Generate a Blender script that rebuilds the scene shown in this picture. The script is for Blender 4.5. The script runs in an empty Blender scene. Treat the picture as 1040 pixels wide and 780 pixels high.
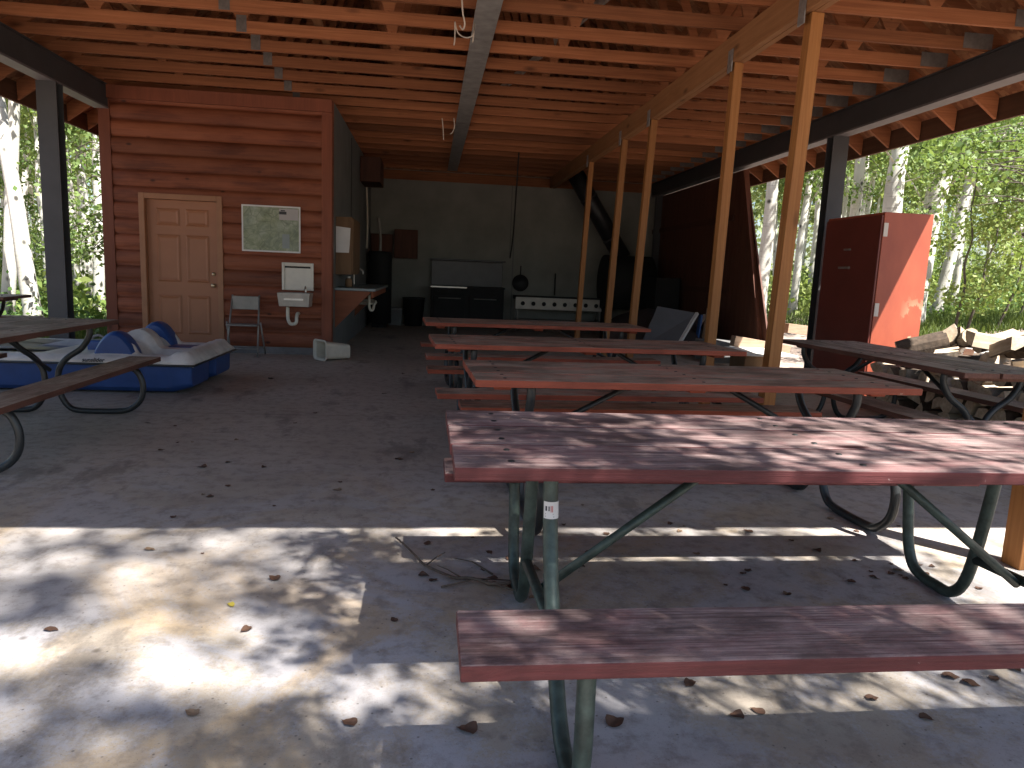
import bpy, bmesh, math, random
import numpy as np
from mathutils import Vector, Matrix
random.seed(7)
RNG = np.random.default_rng(11)
sc = bpy.context.scene
COL = sc.collection
R = math.radians

# ------------------------------------------------------------------ helpers
class MB:
    def __init__(s): s.v=[]; s.f=[]; s.sm=[]
    def add(s, vs, fs, smooth=False):
        b=len(s.v); s.v += [tuple(p) for p in vs]
        s.f += [tuple(i+b for i in f) for f in fs]; s.sm += [smooth]*len(fs); return s
    def box(s, x0,x1,y0,y1,z0,z1):
        vs=[(x,y,z) for x in (x0,x1) for y in (y0,y1) for z in (z0,z1)]
        return s.add(vs, [(0,1,3,2),(4,6,7,5),(0,4,5,1),(2,3,7,6),(0,2,6,4),(1,5,7,3)])
    def obox(s, c, size, m=None):
        m = m or Matrix.Identity(3); c=Vector(c)
        vs=[c+m@Vector((a*size[0]/2,b*size[1]/2,d*size[2]/2)) for a in (-1,1) for b in (-1,1) for d in (-1,1)]
        return s.add(vs, [(0,1,3,2),(4,6,7,5),(0,4,5,1),(2,3,7,6),(0,2,6,4),(1,5,7,3)])
    def beam(s, p, q, w, h, up=(0,0,1)):
        p=Vector(p); q=Vector(q); d=(q-p); L=d.length; d.normalize()
        side=d.cross(Vector(up)).normalized(); u=side.cross(d)
        m=Matrix((d,side,u)).transposed()
        return s.obox((p+q)/2,(L,w,h),m)
    def tube(s, pts, r, n=10, caps=True, smooth=True):
        pts=[Vector(p) for p in pts]; k=len(pts)
        rs = r if isinstance(r,(list,tuple)) else [r]*k
        vs=[]; prev=None
        for i,p in enumerate(pts):
            t=(pts[min(i+1,k-1)]-pts[max(i-1,0)]).normalized()
            if prev is None:
                a=Vector((0,0,1)) if abs(t.z)<.9 else Vector((1,0,0))
                prev=(a-t*a.dot(t)).normalized()
            else: prev=(prev-t*prev.dot(t)).normalized()
            b=t.cross(prev)
            for j in range(n):
                a=2*math.pi*j/n; vs.append(p+(prev*math.cos(a)+b*math.sin(a))*rs[i])
        fs=[(i*n+j, i*n+(j+1)%n, (i+1)*n+(j+1)%n, (i+1)*n+j) for i in range(k-1) for j in range(n)]
        s.add(vs,fs,smooth)
        if caps:
            b=len(s.v)-len(vs)
            s.f.append(tuple(b+j for j in reversed(range(n)))); s.sm.append(False)
            s.f.append(tuple(b+(k-1)*n+j for j in range(n))); s.sm.append(False)
        return s
    def lathe(s, prof, c=(0,0,0), n=24, m=None, smooth=True):
        m=m or Matrix.Identity(3); c=Vector(c); k=len(prof)
        vs=[c+m@Vector((r*math.cos(2*math.pi*j/n), r*math.sin(2*math.pi*j/n), z)) for r,z in prof for j in range(n)]
        fs=[(i*n+j, i*n+(j+1)%n, (i+1)*n+(j+1)%n, (i+1)*n+j) for i in range(k-1) for j in range(n)]
        return s.add(vs,fs,smooth)
    def prism(s, poly, axis, a, b):
        """extrude 2-D polygon along axis from a to b"""
        def P(u,v,w): return {'x':(w,u,v),'y':(u,w,v),'z':(u,v,w)}[axis]
        n=len(poly); vs=[P(u,v,a) for u,v in poly]+[P(u,v,b) for u,v in poly]
        fs=[tuple(range(n)),tuple(range(2*n-1,n-1,-1))]+[(i,i+n,(i+1)%n+n,(i+1)%n) for i in range(n)]
        return s.add(vs,fs)
    def mesh(s, name, off=(0,0,0)):
        me=bpy.data.meshes.new(name); o=Vector(off)
        me.from_pydata([Vector(p)-o for p in s.v],[],s.f)
        me.polygons.foreach_set('use_smooth',s.sm)
        bm=bmesh.new(); bm.from_mesh(me); bmesh.ops.recalc_face_normals(bm,faces=bm.faces); bm.to_mesh(me); bm.free()
        return me
    def build(s, name, mat, parent=None, bevel=0, label=None):
        off=ORIG.get(parent.name,(0,0,0)) if parent else (0,0,0)
        return link(name, s.mesh(name,off), mat, parent, bevel, label)
ORIG={}
def link(name, me, mat, parent=None, bevel=0, label=None):
    o=bpy.data.objects.new(name, me); COL.objects.link(o)
    if mat and not me.materials: me.materials.append(mat)
    if parent: o.parent=parent; ORIG[o.name]=ORIG.get(parent.name,(0,0,0))
    if bevel:
        b=o.modifiers.new('bevel','BEVEL'); b.width=bevel; b.segments=2; b.limit_method='ANGLE'; b.angle_limit=R(40)
    if label: o['label']=label
    return o
def tag(o, label, cat, group=None, kind=None):
    o['label']=label; o['category']=cat
    if group: o['group']=group
    if kind: o['kind']=kind
    return o
def thing(name, label, cat, loc=(0,0,0), group=None):
    o=bpy.data.objects.new(name,None); o.empty_display_size=.1; COL.objects.link(o)
    o.location=loc; ORIG[o.name]=tuple(loc)
    return tag(o,label,cat,group)
def structure(o): o['kind']='structure'; return o
def copy_tree(o, parent=None):
    c=o.copy(); COL.objects.link(c)
    if parent: c.parent=parent
    for ch in list(o.children): copy_tree(ch,c)
    return c
def smooth_path(pts, k=6):
    P=[Vector(p) for p in pts]; out=[]
    for i in range(len(P)-1):
        p0=P[max(i-1,0)];p1=P[i];p2=P[i+1];p3=P[min(i+2,len(P)-1)]
        for j in range(k):
            t=j/k
            out.append(.5*((2*p1)+(p2-p0)*t+(2*p0-5*p1+4*p2-p3)*t*t+(3*p1-p0-3*p2+p3)*t**3))
    out.append(P[-1]); return out
def rotz(a): return Matrix.Rotation(a,3,'Z')
def eul(x,y,z): return Matrix.Rotation(z,3,'Z')@Matrix.Rotation(y,3,'Y')@Matrix.Rotation(x,3,'X')

# ------------------------------------------------------------------ camera
F=730.; PIT,ROL,YAW=R(8.64),R(2.40),R(6.80); CAMP=Vector((0,0,1.28))
fw=Vector((math.sin(YAW)*math.cos(PIT),math.cos(YAW)*math.cos(PIT),-math.sin(PIT)))
rt0=Vector((math.cos(YAW),-math.sin(YAW),0)); dn0=fw.cross(rt0)
rt=math.cos(ROL)*rt0-math.sin(ROL)*dn0; dn=math.sin(ROL)*rt0+math.cos(ROL)*dn0
def ray(u,v): return rt*((u-520)/F)+dn*((v-390)/F)+fw
def atz(u,v,z=0): d=ray(u,v); return CAMP+d*((z-CAMP.z)/d.z)
def aty(u,v,y): d=ray(u,v); return CAMP+d*(y/d.y)
def atx(u,v,x): d=ray(u,v); return CAMP+d*(x/d.x)
cam=bpy.data.cameras.new('camera'); camo=bpy.data.objects.new('camera',cam); COL.objects.link(camo)
mw=Matrix((rt,-dn,-fw)).transposed().to_4x4(); mw.translation=CAMP; camo.matrix_world=mw
cam.sensor_fit='HORIZONTAL'; cam.angle=2*math.atan(520/F); cam.clip_start=.05; cam.clip_end=600
sc.camera=camo

# ------------------------------------------------------------------ materials
class NT:
    def __init__(s,name):
        s.m=bpy.data.materials.new(name); s.m.use_nodes=True; s.t=s.m.node_tree; s.t.nodes.clear()
        s.out=s.n('ShaderNodeOutputMaterial'); s.b=s.n('ShaderNodeBsdfPrincipled'); s.l(s.b.outputs[0],s.out.inputs[0])
        s.co=None
    def n(s,t,**k):
        x=s.t.nodes.new(t)
        for a,b in k.items(): setattr(x,a,b)
        return x
    def l(s,a,b): s.t.links.new(a,b)
    def obj(s):
        if not s.co: s.co=s.n('ShaderNodeTexCoord')
        return s.co.outputs['Object']
    def map(s,scale=(1,1,1),loc=(0,0,0),rot=(0,0,0),src=None):
        m=s.n('ShaderNodeMapping'); m.inputs['Scale'].default_value=scale; m.inputs['Location'].default_value=loc; m.inputs['Rotation'].default_value=rot
        s.l(src or s.obj(),m.inputs['Vector']); return m.outputs[0]
    def noise(s,vec,scale=5,detail=6,rough=.6,dist=0):
        x=s.n('ShaderNodeTexNoise'); x.inputs['Scale'].default_value=scale; x.inputs['Detail'].default_value=detail
        x.inputs['Roughness'].default_value=rough; x.inputs['Distortion'].default_value=dist; s.l(vec,x.inputs['Vector']); return x.outputs['Fac']
    def voro(s,vec,scale=5,feature='F1',out='Distance',rnd=1):
        x=s.n('ShaderNodeTexVoronoi',feature=feature); x.inputs['Scale'].default_value=scale; x.inputs['Randomness'].default_value=rnd; s.l(vec,x.inputs['Vector']); return x.outputs[out]
    def ramp(s,fac,stops):
        r=s.n('ShaderNodeValToRGB'); e=r.color_ramp.elements
        while len(e)<len(stops): e.new(.5)
        for i,(p,c) in enumerate(stops):
            e[i].position=p; e[i].color=(c,c,c,1) if isinstance(c,(int,float)) else (*c,1)
        s.l(fac,r.inputs[0]); return r.outputs[0]
    def mix(s,fac,a,b,mode='MIX'):
        x=s.n('ShaderNodeMix',data_type='RGBA',blend_type=mode)
        for ix,val in ((0,fac),(6,a),(7,b)):
            sock=x.inputs[ix]
            if hasattr(val,'is_output'): s.l(val,sock)
            elif ix==0: sock.default_value=val
            else: sock.default_value=(*val,1) if not isinstance(val,(int,float)) else (val,val,val,1)
        return x.outputs[2]
    def math(s,op,a,b=None,clamp=False):
        x=s.n('ShaderNodeMath',operation=op,use_clamp=clamp)
        for i,v in enumerate((a,b)):
            if v is None: continue
            if hasattr(v,'is_output'): s.l(v,x.inputs[i])
            else: x.inputs[i].default_value=v
        return x.outputs[0]
    def sep(s,vec):
        x=s.n('ShaderNodeSeparateXYZ'); s.l(vec,x.inputs[0]); return x.outputs
    def normal(s):
        return s.sep(s.n('ShaderNodeNewGeometry').outputs['Normal'])
    def rnd(s): return s.n('ShaderNodeObjectInfo').outputs['Random']
    def bump(s,h,strength=.3,dist=.01):
        x=s.n('ShaderNodeBump'); x.inputs['Strength'].default_value=strength; x.inputs['Distance'].default_value=dist
        s.l(h,x.inputs['Height']); s.l(x.outputs[0],s.b.inputs['Normal'])
    def fin(s,col,rough=.7,metal=0,spec=None):
        i=s.b.inputs['Base Color']
        if hasattr(col,'is_output'): s.l(col,i)
        else: i.default_value=(*col,1)
        if hasattr(rough,'is_output'): s.l(rough,s.b.inputs['Roughness'])
        else: s.b.inputs['Roughness'].default_value=rough
        s.b.inputs['Metallic'].default_value=metal
        if spec is not None: s.b.inputs['Specular IOR Level'].default_value=spec
        return s.m
def plain(name,c,rough=.6,metal=0,var=.25,scale=6,bump=0):
    m=NT(name); n=m.noise(m.map(),scale,5)
    c2=tuple(x*(1-var) for x in c); c1=tuple(min(1,x*(1+var*.6)) for x in c)
    if bump: m.bump(m.noise(m.map(),60,3),bump,.004)
    return m.fin(m.ramp(n,[(.3,c2),(.7,c1)]),rough,metal)
def wood(name,dark,light,axis='x',rough=.7,grain=26,knots=True,bump=.25,tint=None,perobj=.25):
    m=NT(name); g=[grain]*3; g['xyz'.index(axis)]=1.1
    rn=m.rnd(); co=m.n('ShaderNodeVectorMath',operation='ADD'); sc_=m.n('ShaderNodeVectorMath',operation='SCALE')
    cmb=m.n('ShaderNodeCombineXYZ'); 
    for i in range(3): m.l(rn,cmb.inputs[i])
    m.l(cmb.outputs[0],sc_.inputs[0]); sc_.inputs['Scale'].default_value=17.3
    m.l(m.obj(),co.inputs[0]); m.l(sc_.outputs[0],co.inputs[1]); v0=co.outputs[0]
    v=m.map(tuple(g),src=v0); n1=m.noise(v,1,6,.65,.6)
    n2=m.noise(m.map((.9,.9,.9),src=v0),1.6,4)
    c=m.ramp(n1,[(.28,dark),(.72,light)])
    c=m.mix(m.math('MULTIPLY',n2,.5),c,tuple(x*.55 for x in dark))
    if knots:
        kg=[4.5]*3; kg['xyz'.index(axis)]=1.6
        k=m.voro(m.map(tuple(kg),src=v0),1); kk=m.ramp(k,[(.04,1),(.16,0)])
        c=m.mix(m.math('MULTIPLY',kk,.75),c,tuple(x*.3 for x in dark))
    if perobj:
        hv=m.n('ShaderNodeHueSaturation'); m.l(c,hv.inputs['Color'])
        mr=m.n('ShaderNodeMapRange'); mr.inputs['To Min'].default_value=1-perobj; mr.inputs['To Max'].default_value=1+perobj
        m.l(rn,mr.inputs[0]); m.l(mr.outputs[0],hv.inputs['Value']); c=hv.outputs[0]
    m.bump(n1,bump,.006)
    return m.fin(c,rough,spec=.3)
def table_wood(name,top1,top2,red,axis='x',pw=.2775):
    """weathered stained boards: tops greyed by weather, edges still red"""
    m=NT(name); i='xyz'.index(axis)
    def st(a,along): g=[a]*3; g[i]=along; return tuple(g)
    rn=m.rnd(); co=m.n('ShaderNodeVectorMath',operation='ADD'); cmb=m.n('ShaderNodeCombineXYZ')
    xyz=m.sep(m.obj()); bi=m.math('MULTIPLY',m.math('FLOOR',m.math('DIVIDE',m.math('ADD',xyz[1],.4197),pw)),m.math('LESS_THAN',m.math('ABSOLUTE',xyz[1]),.45))
    off=m.math('ADD',m.math('MULTIPLY',rn,31.7),m.math('MULTIPLY',bi,3.37))
    for k in range(3): m.l(off,cmb.inputs[k])
    m.l(m.obj(),co.inputs[0]); m.l(cmb.outputs[0],co.inputs[1]); v0=co.outputs[0]
    # knots bend the grain around them
    kd=m.voro(m.map(st(4.2,1.5),src=v0),1)
    kb=m.ramp(kd,[(.0,1),(.22,0)])
    wob=m.n('ShaderNodeVectorMath',operation='MULTIPLY_ADD'); cm2=m.n('ShaderNodeCombineXYZ')
    for k in range(3):
        if k!=i: m.l(kb,cm2.inputs[k])
    m.l(cm2.outputs[0],wob.inputs[0]); wob.inputs[1].default_value=(.03,.03,.03); m.l(v0,wob.inputs[2]); vg=wob.outputs[0]
    fine=m.noise(m.map(st(150,3.2),src=vg),1,5,.75,.3)
    mid=m.noise(m.map(st(42,1.6),src=vg),1,6,.7,.5)
    patch=m.noise(m.map(st(7,3.4),src=v0),1,8,.72,.5)
    big=m.noise(m.map(st(4.2,2.4),src=v0),1,7,.68)
    f2=m.math('ADD',m.math('MULTIPLY',fine,.55),m.math('MULTIPLY',mid,.45))
    top=m.mix(m.ramp(f2,[(.40,0),(.58,1)]),top1,top2)
    red2=tuple(min(1,x*1.5+.05) for x in red)
    top=m.mix(m.math('MULTIPLY',m.ramp(patch,[(.46,0),(.60,1)]),.5),top,red2)
    top=m.mix(m.ramp(big,[(.40,.75),(.55,0)]),top,tuple(x*.5 for x in top1))
    pale=m.noise(m.map(st(11,3.5),loc=(3,8,1),src=v0),1,6,.7); top=m.mix(m.ramp(pale,[(.58,0),(.70,.5)]),top,tuple(min(1,x*1.25) for x in top2))
    top=m.mix(m.ramp(kd,[(.05,.9),(.10,0)]),top,tuple(x*.8 for x in red))
    top=m.mix(m.ramp(fine,[(.30,.9),(.39,0)]),top,(.05,.033,.03))
    chk=m.noise(m.map(st(60,.7),loc=(1,5,2),src=vg),1,3,.5); top=m.mix(m.ramp(chk,[(.27,.95),(.30,0)]),top,(.02,.014,.012))
    grit=m.noise(m.map((260,260,260),src=v0),1,2); top=m.mix(m.ramp(grit,[(.28,.5),(.38,0)]),top,(.06,.045,.04))
    edge=m.mix(m.ramp(mid,[(.3,0),(.7,1)]),tuple(x*.6 for x in red),tuple(x*1.25 for x in red))
    chip=m.noise(m.map((9,9,9),src=v0),2.5,5,.7); edge=m.mix(m.ramp(chip,[(.67,0),(.72,.6)]),edge,top2)
    edge=m.mix(m.ramp(big,[(.4,.5),(.6,0)]),edge,tuple(x*.4 for x in red))
    nz=m.normal()[2]; f=m.ramp(nz,[(.55,0),(.85,1)])
    m.bump(m.math('ADD',f2,m.math('MULTIPLY',chk,.6)),.55,.008)
    return m.fin(m.mix(f,edge,top),m.ramp(fine,[(.3,.8),(.7,.55)]),spec=.35)

# concrete
def concrete():
    m=NT('concrete'); o=m.obj(); xyz=m.sep(o)
    a=m.noise(o,.55,8,.65,.4); b=m.noise(m.map(loc=(9,4,0)),1.5,10,.66,.5); c=m.noise(m.map(loc=(3,17,0)),1.05,10,.66,.7)
    d=m.noise(o,11,8,.72); e=m.noise(o,170,4,.75); e2=m.noise(m.map(loc=(5,2,0)),70,4,.7)
    col=m.ramp(a,[(.3,(.38,.32,.255)),(.7,(.50,.435,.36))])
    front=m.n('ShaderNodeMapRange'); front.inputs['From Min'].default_value=5.2; front.inputs['From Max'].default_value=2.6
    m.l(m.math('ADD',xyz[1],m.math('MULTIPLY',m.math('SUBTRACT',b,.5),3)),front.inputs[0]); fr=front.outputs[0]
    bb=m.math('ADD',m.math('MULTIPLY',b,.8),m.math('MULTIPLY',e2,.2))
    col=m.mix(m.math('MULTIPLY',m.ramp(bb,[(.45,0),(.52,.8)]),fr),col,(.47,.46,.485))
    cc=m.math('ADD',m.math('MULTIPLY',c,.8),m.math('MULTIPLY',e,.2))
    col=m.mix(m.math('MULTIPLY',m.ramp(cc,[(.52,0),(.58,.7)]),fr),col,(.46,.335,.20))
    col=m.mix(m.ramp(d,[(.36,.55),(.52,0)]),col,(.20,.17,.145))
    col=m.mix(m.ramp(e,[(.32,.8),(.40,0)]),col,(.12,.10,.085))
    col=m.mix(m.ramp(e,[(.60,0),(.70,.5)]),col,(.56,.53,.50))
    pit=m.voro(o,22); col=m.mix(m.ramp(pit,[(.05,.7),(.11,0)]),col,(.10,.085,.075))
    st=m.noise(m.map((.5,.9,1),loc=(2,0,0)),.9,7,.65); col=m.mix(m.ramp(st,[(.5,0),(.68,.3)]),col,(.18,.15,.125))
    st2=m.noise(m.map((1.4,.6,1),loc=(7,3,0)),1.7,8,.7); col=m.mix(m.ramp(st2,[(.56,0),(.63,.45)]),col,(.12,.10,.085))
    spots=m.voro(o,3.2); col=m.mix(m.ramp(spots,[(.02,.6),(.06,0)]),col,(.07,.055,.045))
    for y in (6.3,12.2):
        jn=m.math('ABSOLUTE',m.math('SUBTRACT',xyz[1],y)); col=m.mix(m.ramp(m.math('MULTIPLY',jn,40),[(.1,.75),(.25,0)]),col,(.09,.08,.07))
    m.bump(m.math('ADD',m.math('MULTIPLY',d,.5),m.math('MULTIPLY',e,.5)),.3,.006)
    return m.fin(col,m.ramp(a,[(.3,.6),(.7,.85)]),spec=.3)
M={}
M['concrete']=concrete()
M['table_a']=table_wood('weathered_red_boards',(.115,.07,.066),(.40,.29,.27),(.118,.028,.028))
M['table_b']=table_wood('brown_red_boards',(.24,.165,.115),(.52,.40,.30),(.33,.075,.038))  # brown red boards, tops lightened to carry the sheen from outdoors
M['table_c']=table_wood('brown_boards',(.29,.225,.165),(.50,.41,.32),(.15,.065,.045))
M['truss']=wood('truss_timber',(.235,.08,.032),(.46,.18,.076),'x',.75,perobj=.4,grain=40,bump=.4)
M['truss_y']=wood('beam_timber',(.29,.13,.052),(.44,.215,.095),'y',.75)
M['fascia']=wood('fascia_timber',(.09,.04,.022),(.16,.075,.04),'y',.75)
M['plate']=plain('dull_plate',(.17,.145,.13),.6,.3,.3,14)
M['strap']=plain('grey_strap',(.36,.34,.32),.6,.2,.25,9)
M['yellow']=wood('yellow_post_timber',(.27,.105,.03),(.47,.215,.07),'z',.6,grain=40,bump=.4)
def logmat():
    m=NT('log_siding'); o=m.obj(); xyz=m.sep(o)
    li=m.math('FLOOR',m.math('DIVIDE',m.math('SUBTRACT',xyz[2],.10),.2175)); wn=m.n('ShaderNodeTexWhiteNoise',noise_dimensions='1D'); m.l(li,wn.inputs['W'])
    cmb=m.n('ShaderNodeCombineXYZ'); m.l(m.math('MULTIPLY',wn.outputs['Value'],23),cmb.inputs[0]); ad=m.n('ShaderNodeVectorMath',operation='ADD'); m.l(o,ad.inputs[0]); m.l(cmb.outputs[0],ad.inputs[1]); v=ad.outputs[0]
    kd=m.voro(m.map((2.1,4,4.2),src=v),1); n1=m.noise(m.map((1.3,50,50),src=v),1,6,.7,.5); n2=m.noise(m.map((1.2,5,5),src=v),1,5,.6)
    c=m.ramp(n1,[(.3,(.15,.042,.02)),(.7,(.29,.088,.042))])
    c=m.mix(m.ramp(n2,[(.4,.0),(.65,.6)]),c,(.34,.115,.055)); c=m.mix(m.ramp(n2,[(.3,.6),(.45,0)]),c,(.10,.028,.016))
    c=m.mix(m.ramp(kd,[(.05,.9),(.11,0)]),c,(.05,.018,.012))
    chk=m.noise(m.map((.8,40,60),src=v),1,3); c=m.mix(m.ramp(chk,[(.24,.8),(.29,0)]),c,(.05,.016,.01))
    hv=m.n('ShaderNodeHueSaturation'); m.l(c,hv.inputs['Color']); mr=m.n('ShaderNodeMapRange'); mr.inputs['To Min'].default_value=.58; mr.inputs['To Max'].default_value=1.05; m.l(wn.outputs['Value'],mr.inputs[0]); m.l(mr.outputs[0],hv.inputs['Value'])
    m.bump(n1,.35,.006); return m.fin(hv.outputs[0],.6,spec=.3)
M['log']=logmat()
M['log_z']=wood('corner_board',(.17,.05,.026),(.26,.08,.04),'z',.6,grain=18)
M['dark_plank']=wood('dark_plank',(.07,.028,.018),(.13,.05,.03),'z',.65,grain=14)
M['steel']=plain('dark_steel',(.05,.05,.053),.6,.0,.2,3)
M['steel_pale']=plain('pale_flange',(.16,.15,.155),.6,.0,.15,3)
M['pipe_green']=plain('green_pipe',(.045,.068,.058),.45,.2,.55,22,.2)
M['pipe_black']=plain('black_pipe',(.03,.033,.034),.4,.2,.3,9)
M['galv']=plain('galvanised_plate',(.33,.32,.31),.5,.55,.3,14)
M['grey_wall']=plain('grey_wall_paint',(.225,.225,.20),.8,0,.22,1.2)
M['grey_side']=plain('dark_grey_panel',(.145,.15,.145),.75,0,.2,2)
M['foundation']=plain('foundation_concrete',(.17,.165,.16),.85,0,.3,5,.3)
M['door']=plain('tan_door_paint',(.34,.14,.065),.5,0,.1,2)
M['trim']=plain('tan_trim',(.33,.15,.07),.55,0,.12,6)
M['brass']=plain('brass_knob',(.6,.5,.32),.3,.9,.1)
M['white_enamel']=plain('cream_enamel',(.62,.59,.51),.35,0,.12,4)
M['white_plastic']=plain('cream_plastic',(.63,.585,.48),.5,0,.15,6)
M['stainless']=plain('stainless',(.48,.46,.42),.35,.75,.15,8)
M['steel_dull']=plain('dull_stainless',(.50,.46,.40),.5,.35,.2,7)
M['black']=plain('black_enamel',(.011,.011,.011),.8,0,.3,6)
M['iron']=plain('cast_iron',(.012,.012,.012),.6,.2,.3,12)
M['grey_metal']=plain('grey_chair_metal',(.25,.235,.21),.45,.3,.15,6)
M['boat_blue']=plain('blue_plastic',(.018,.06,.21),.42,0,.2,3)
M['boat_white']=plain('dirty_white_plastic',(.62,.59,.55),.5,0,.28,5)
M['boat_grey']=plain('grey_seat_plastic',(.22,.21,.20),.55,0,.2,6)
M['ink']=plain('dark_ink',(.03,.03,.035),.6,0,0)
M['paper']=plain('white_paper',(.68,.67,.65),.8,0,.06,8)
M['plywood']=wood('plywood',(.20,.115,.06),(.29,.175,.095),'z',.75,grain=12,knots=False)
M['red_ply']=wood('red_stained_plywood',(.24,.075,.035),(.36,.125,.06),'x',.65,grain=12,knots=False)
M['counter']=plain('blue_grey_laminate',(.19,.235,.24),.4,0,.12,5)
M['cord']=plain('white_cord',(.55,.48,.40),.7,0,.1)
M['board_white']=plain('white_board',(.62,.59,.54),.6,0,.12,3)
M['tarp']=plain('dark_sheet',(.045,.035,.032),.6,0,.3,3)
M['blue_obj']=plain('blue_plastic_sheet',(.04,.11,.30),.5,0,.1)
M['timber']=wood('pale_timber',(.33,.21,.14),(.5,.36,.25),'x',.8)
M['bark']=plain('log_bark',(.085,.06,.042),.95,0,.5,22,.8)
M['bark_pale']=plain('pale_log_bark',(.30,.26,.21),.9,0,.4,12,.6)
def endgrain(name,c1,c2):
    m=NT(name); n=m.noise(m.map((2,26,26)),1,5,.6,.4); m.bump(n,.4,.006)
    return m.fin(m.ramp(n,[(.3,c1),(.7,c2)]),.85)
M['split']=endgrain('split_wood',(.40,.30,.20),(.66,.55,.41))
M['twig']=plain('twig_bark',(.12,.085,.06),.9,0,.4,30)
M['leaf_dead']=[plain('dead_leaf',(.10,.05,.03),.8,0,.3,40),plain('dead_leaf_tan',(.24,.16,.10),.8,0,.3,40),plain('dead_leaf_yellow',(.5,.4,.06),.8,0,.2,40)]
def osb():
    m=NT('osb_sheathing'); v=m.voro(m.map((9,22,22),rot=(0,0,.5)),1,out='Color'); s=m.sep(v)
    n=m.noise(m.map((4,4,4)),3,5)
    c=m.ramp(s[0],[(0,(.19,.07,.03)),(.5,(.29,.125,.056)),(1,(.42,.21,.10))])
    c=m.mix(m.math('MULTIPLY',n,.4),c,(.22,.08,.035)); return m.fin(c,.75)
M['osb']=osb()
M['shingle']=plain('roof_shingle',(.06,.05,.045),.9,0,.3,8)
def red_cab():
    m=NT('red_cabinet_paint'); n=m.noise(m.map((3,3,1.2)),1.5,5)
    c=m.ramp(n,[(.3,(.30,.065,.035)),(.7,(.38,.09,.045))])
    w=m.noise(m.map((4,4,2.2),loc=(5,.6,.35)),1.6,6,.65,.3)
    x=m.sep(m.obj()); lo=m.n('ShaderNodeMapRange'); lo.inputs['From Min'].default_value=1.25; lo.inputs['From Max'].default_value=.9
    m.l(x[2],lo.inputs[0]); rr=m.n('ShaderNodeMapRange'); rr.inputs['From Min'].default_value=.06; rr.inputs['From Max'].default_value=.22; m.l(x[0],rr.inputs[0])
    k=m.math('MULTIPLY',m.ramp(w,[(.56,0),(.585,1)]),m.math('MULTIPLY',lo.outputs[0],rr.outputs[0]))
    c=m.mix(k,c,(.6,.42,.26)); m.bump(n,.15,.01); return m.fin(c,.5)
M['cab_red']=red_cab()
M['cab_dark']=plain('dark_red_door',(.16,.035,.025),.45,0,.15,2)  # darker tone of the cabinet red on the door side
def bark():
    m=NT('aspen_bark'); o=m.obj()
    n=m.noise(m.map((2.5,2.5,.7)),1.6,6); c=m.ramp(n,[(.3,(.42,.40,.34)),(.65,(.66,.645,.58))])
    rings=m.noise(m.map((1.6,1.6,16)),1.4,5,.7); c=m.mix(m.ramp(rings,[(.60,0),(.70,.75)]),c,(.16,.14,.11))
    eyes=m.voro(m.map((2.6,2.6,1.9)),1.3); c=m.mix(m.ramp(eyes,[(.10,.95),(.2,0)]),c,(.035,.03,.025))
    z=m.sep(o)[2]; base=m.n('ShaderNodeMapRange'); base.inputs['From Min'].default_value=1.0; base.inputs['From Max'].default_value=.0; m.l(z,base.inputs[0])
    c=m.mix(m.math('MULTIPLY',base.outputs[0],m.math('MULTIPLY',n,1.2)),c,(.12,.10,.08)); m.bump(rings,.3,.02)
    return m.fin(c,.85)
M['aspen']=bark()
M['stem']=plain('sapling_bark',(.10,.085,.065),.9,0,.3,12)
def leafmat(name,c1,c2,trans=.4):
    m=NT(name); g=m.n('ShaderNodeNewGeometry'); n=m.noise(m.map(),1.3,3)
    rp=g.outputs['Random Per Island']; c=m.ramp(m.math('ADD',m.math('MULTIPLY',rp,.6),m.math('MULTIPLY',n,.4)),[(.25,c1),(.8,c2)])
    m.fin(c,.55,spec=.3); t=m.n('ShaderNodeBsdfTranslucent'); ct=m.mix(.5,c,(.22,.30,.03)); m.l(ct,t.inputs[0])
    x=m.n('ShaderNodeMixShader'); x.inputs[0].default_value=trans; m.l(m.b.outputs[0],x.inputs[1]); m.l(t.outputs[0],x.inputs[2]); m.l(x.outputs[0],m.out.inputs[0]); return m.m
M['leaf']=leafmat('aspen_leaves',(.085,.15,.04),(.25,.34,.11))
M['leaf_y']=leafmat('sunny_leaves',(.15,.22,.05),(.36,.42,.14))  # brighter leaf copy, sunlit look put into the colour
M['leaf_d']=leafmat('shrub_leaves',(.045,.10,.025),(.13,.21,.05),.3)
M['grass']=leafmat('grass_blades',(.06,.10,.025),(.15,.19,.05),.3)
M['leaf_far']=leafmat('pale_far_leaves',(.26,.34,.14),(.50,.55,.32),.45)  # aerial light over the distant leaves is put into this pale colour
def ground():
    m=NT('forest_floor'); o=m.obj(); a=m.noise(o,.35,6); b=m.noise(o,6,6,.7); c_=m.noise(o,45,4,.7)
    c=m.ramp(a,[(.35,(.30,.22,.175)),(.65,(.46,.365,.31))]); c=m.mix(m.ramp(b,[(.4,.5),(.6,0)]),c,(.13,.09,.065))
    c=m.mix(m.ramp(c_,[(.35,.55),(.5,0)]),c,(.08,.06,.04)); m.bump(m.mix(.5,b,c_),.5,.03); return m.fin(c,.95)
M['ground']=ground()
def mapmat():
    m=NT('printed_map'); o=m.obj(); n=m.noise(m.map((7,7,7)),1,8,.7,1.2); h=m.noise(m.map((2,2,2)),1.5,3)
    c=m.ramp(n,[(.35,(.13,.16,.09)),(.5,(.24,.28,.16)),(.65,(.36,.38,.27))]); c=m.mix(m.ramp(h,[(.4,0),(.7,.35)]),c,(.30,.36,.36))
    ln=m.voro(m.map((6,6,6)),1,'DISTANCE_TO_EDGE'); c=m.mix(m.ramp(ln,[(.01,.5),(.03,0)]),c,(.10,.12,.07)); return m.fin(c,.45)
M['map']=mapmat()

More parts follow.
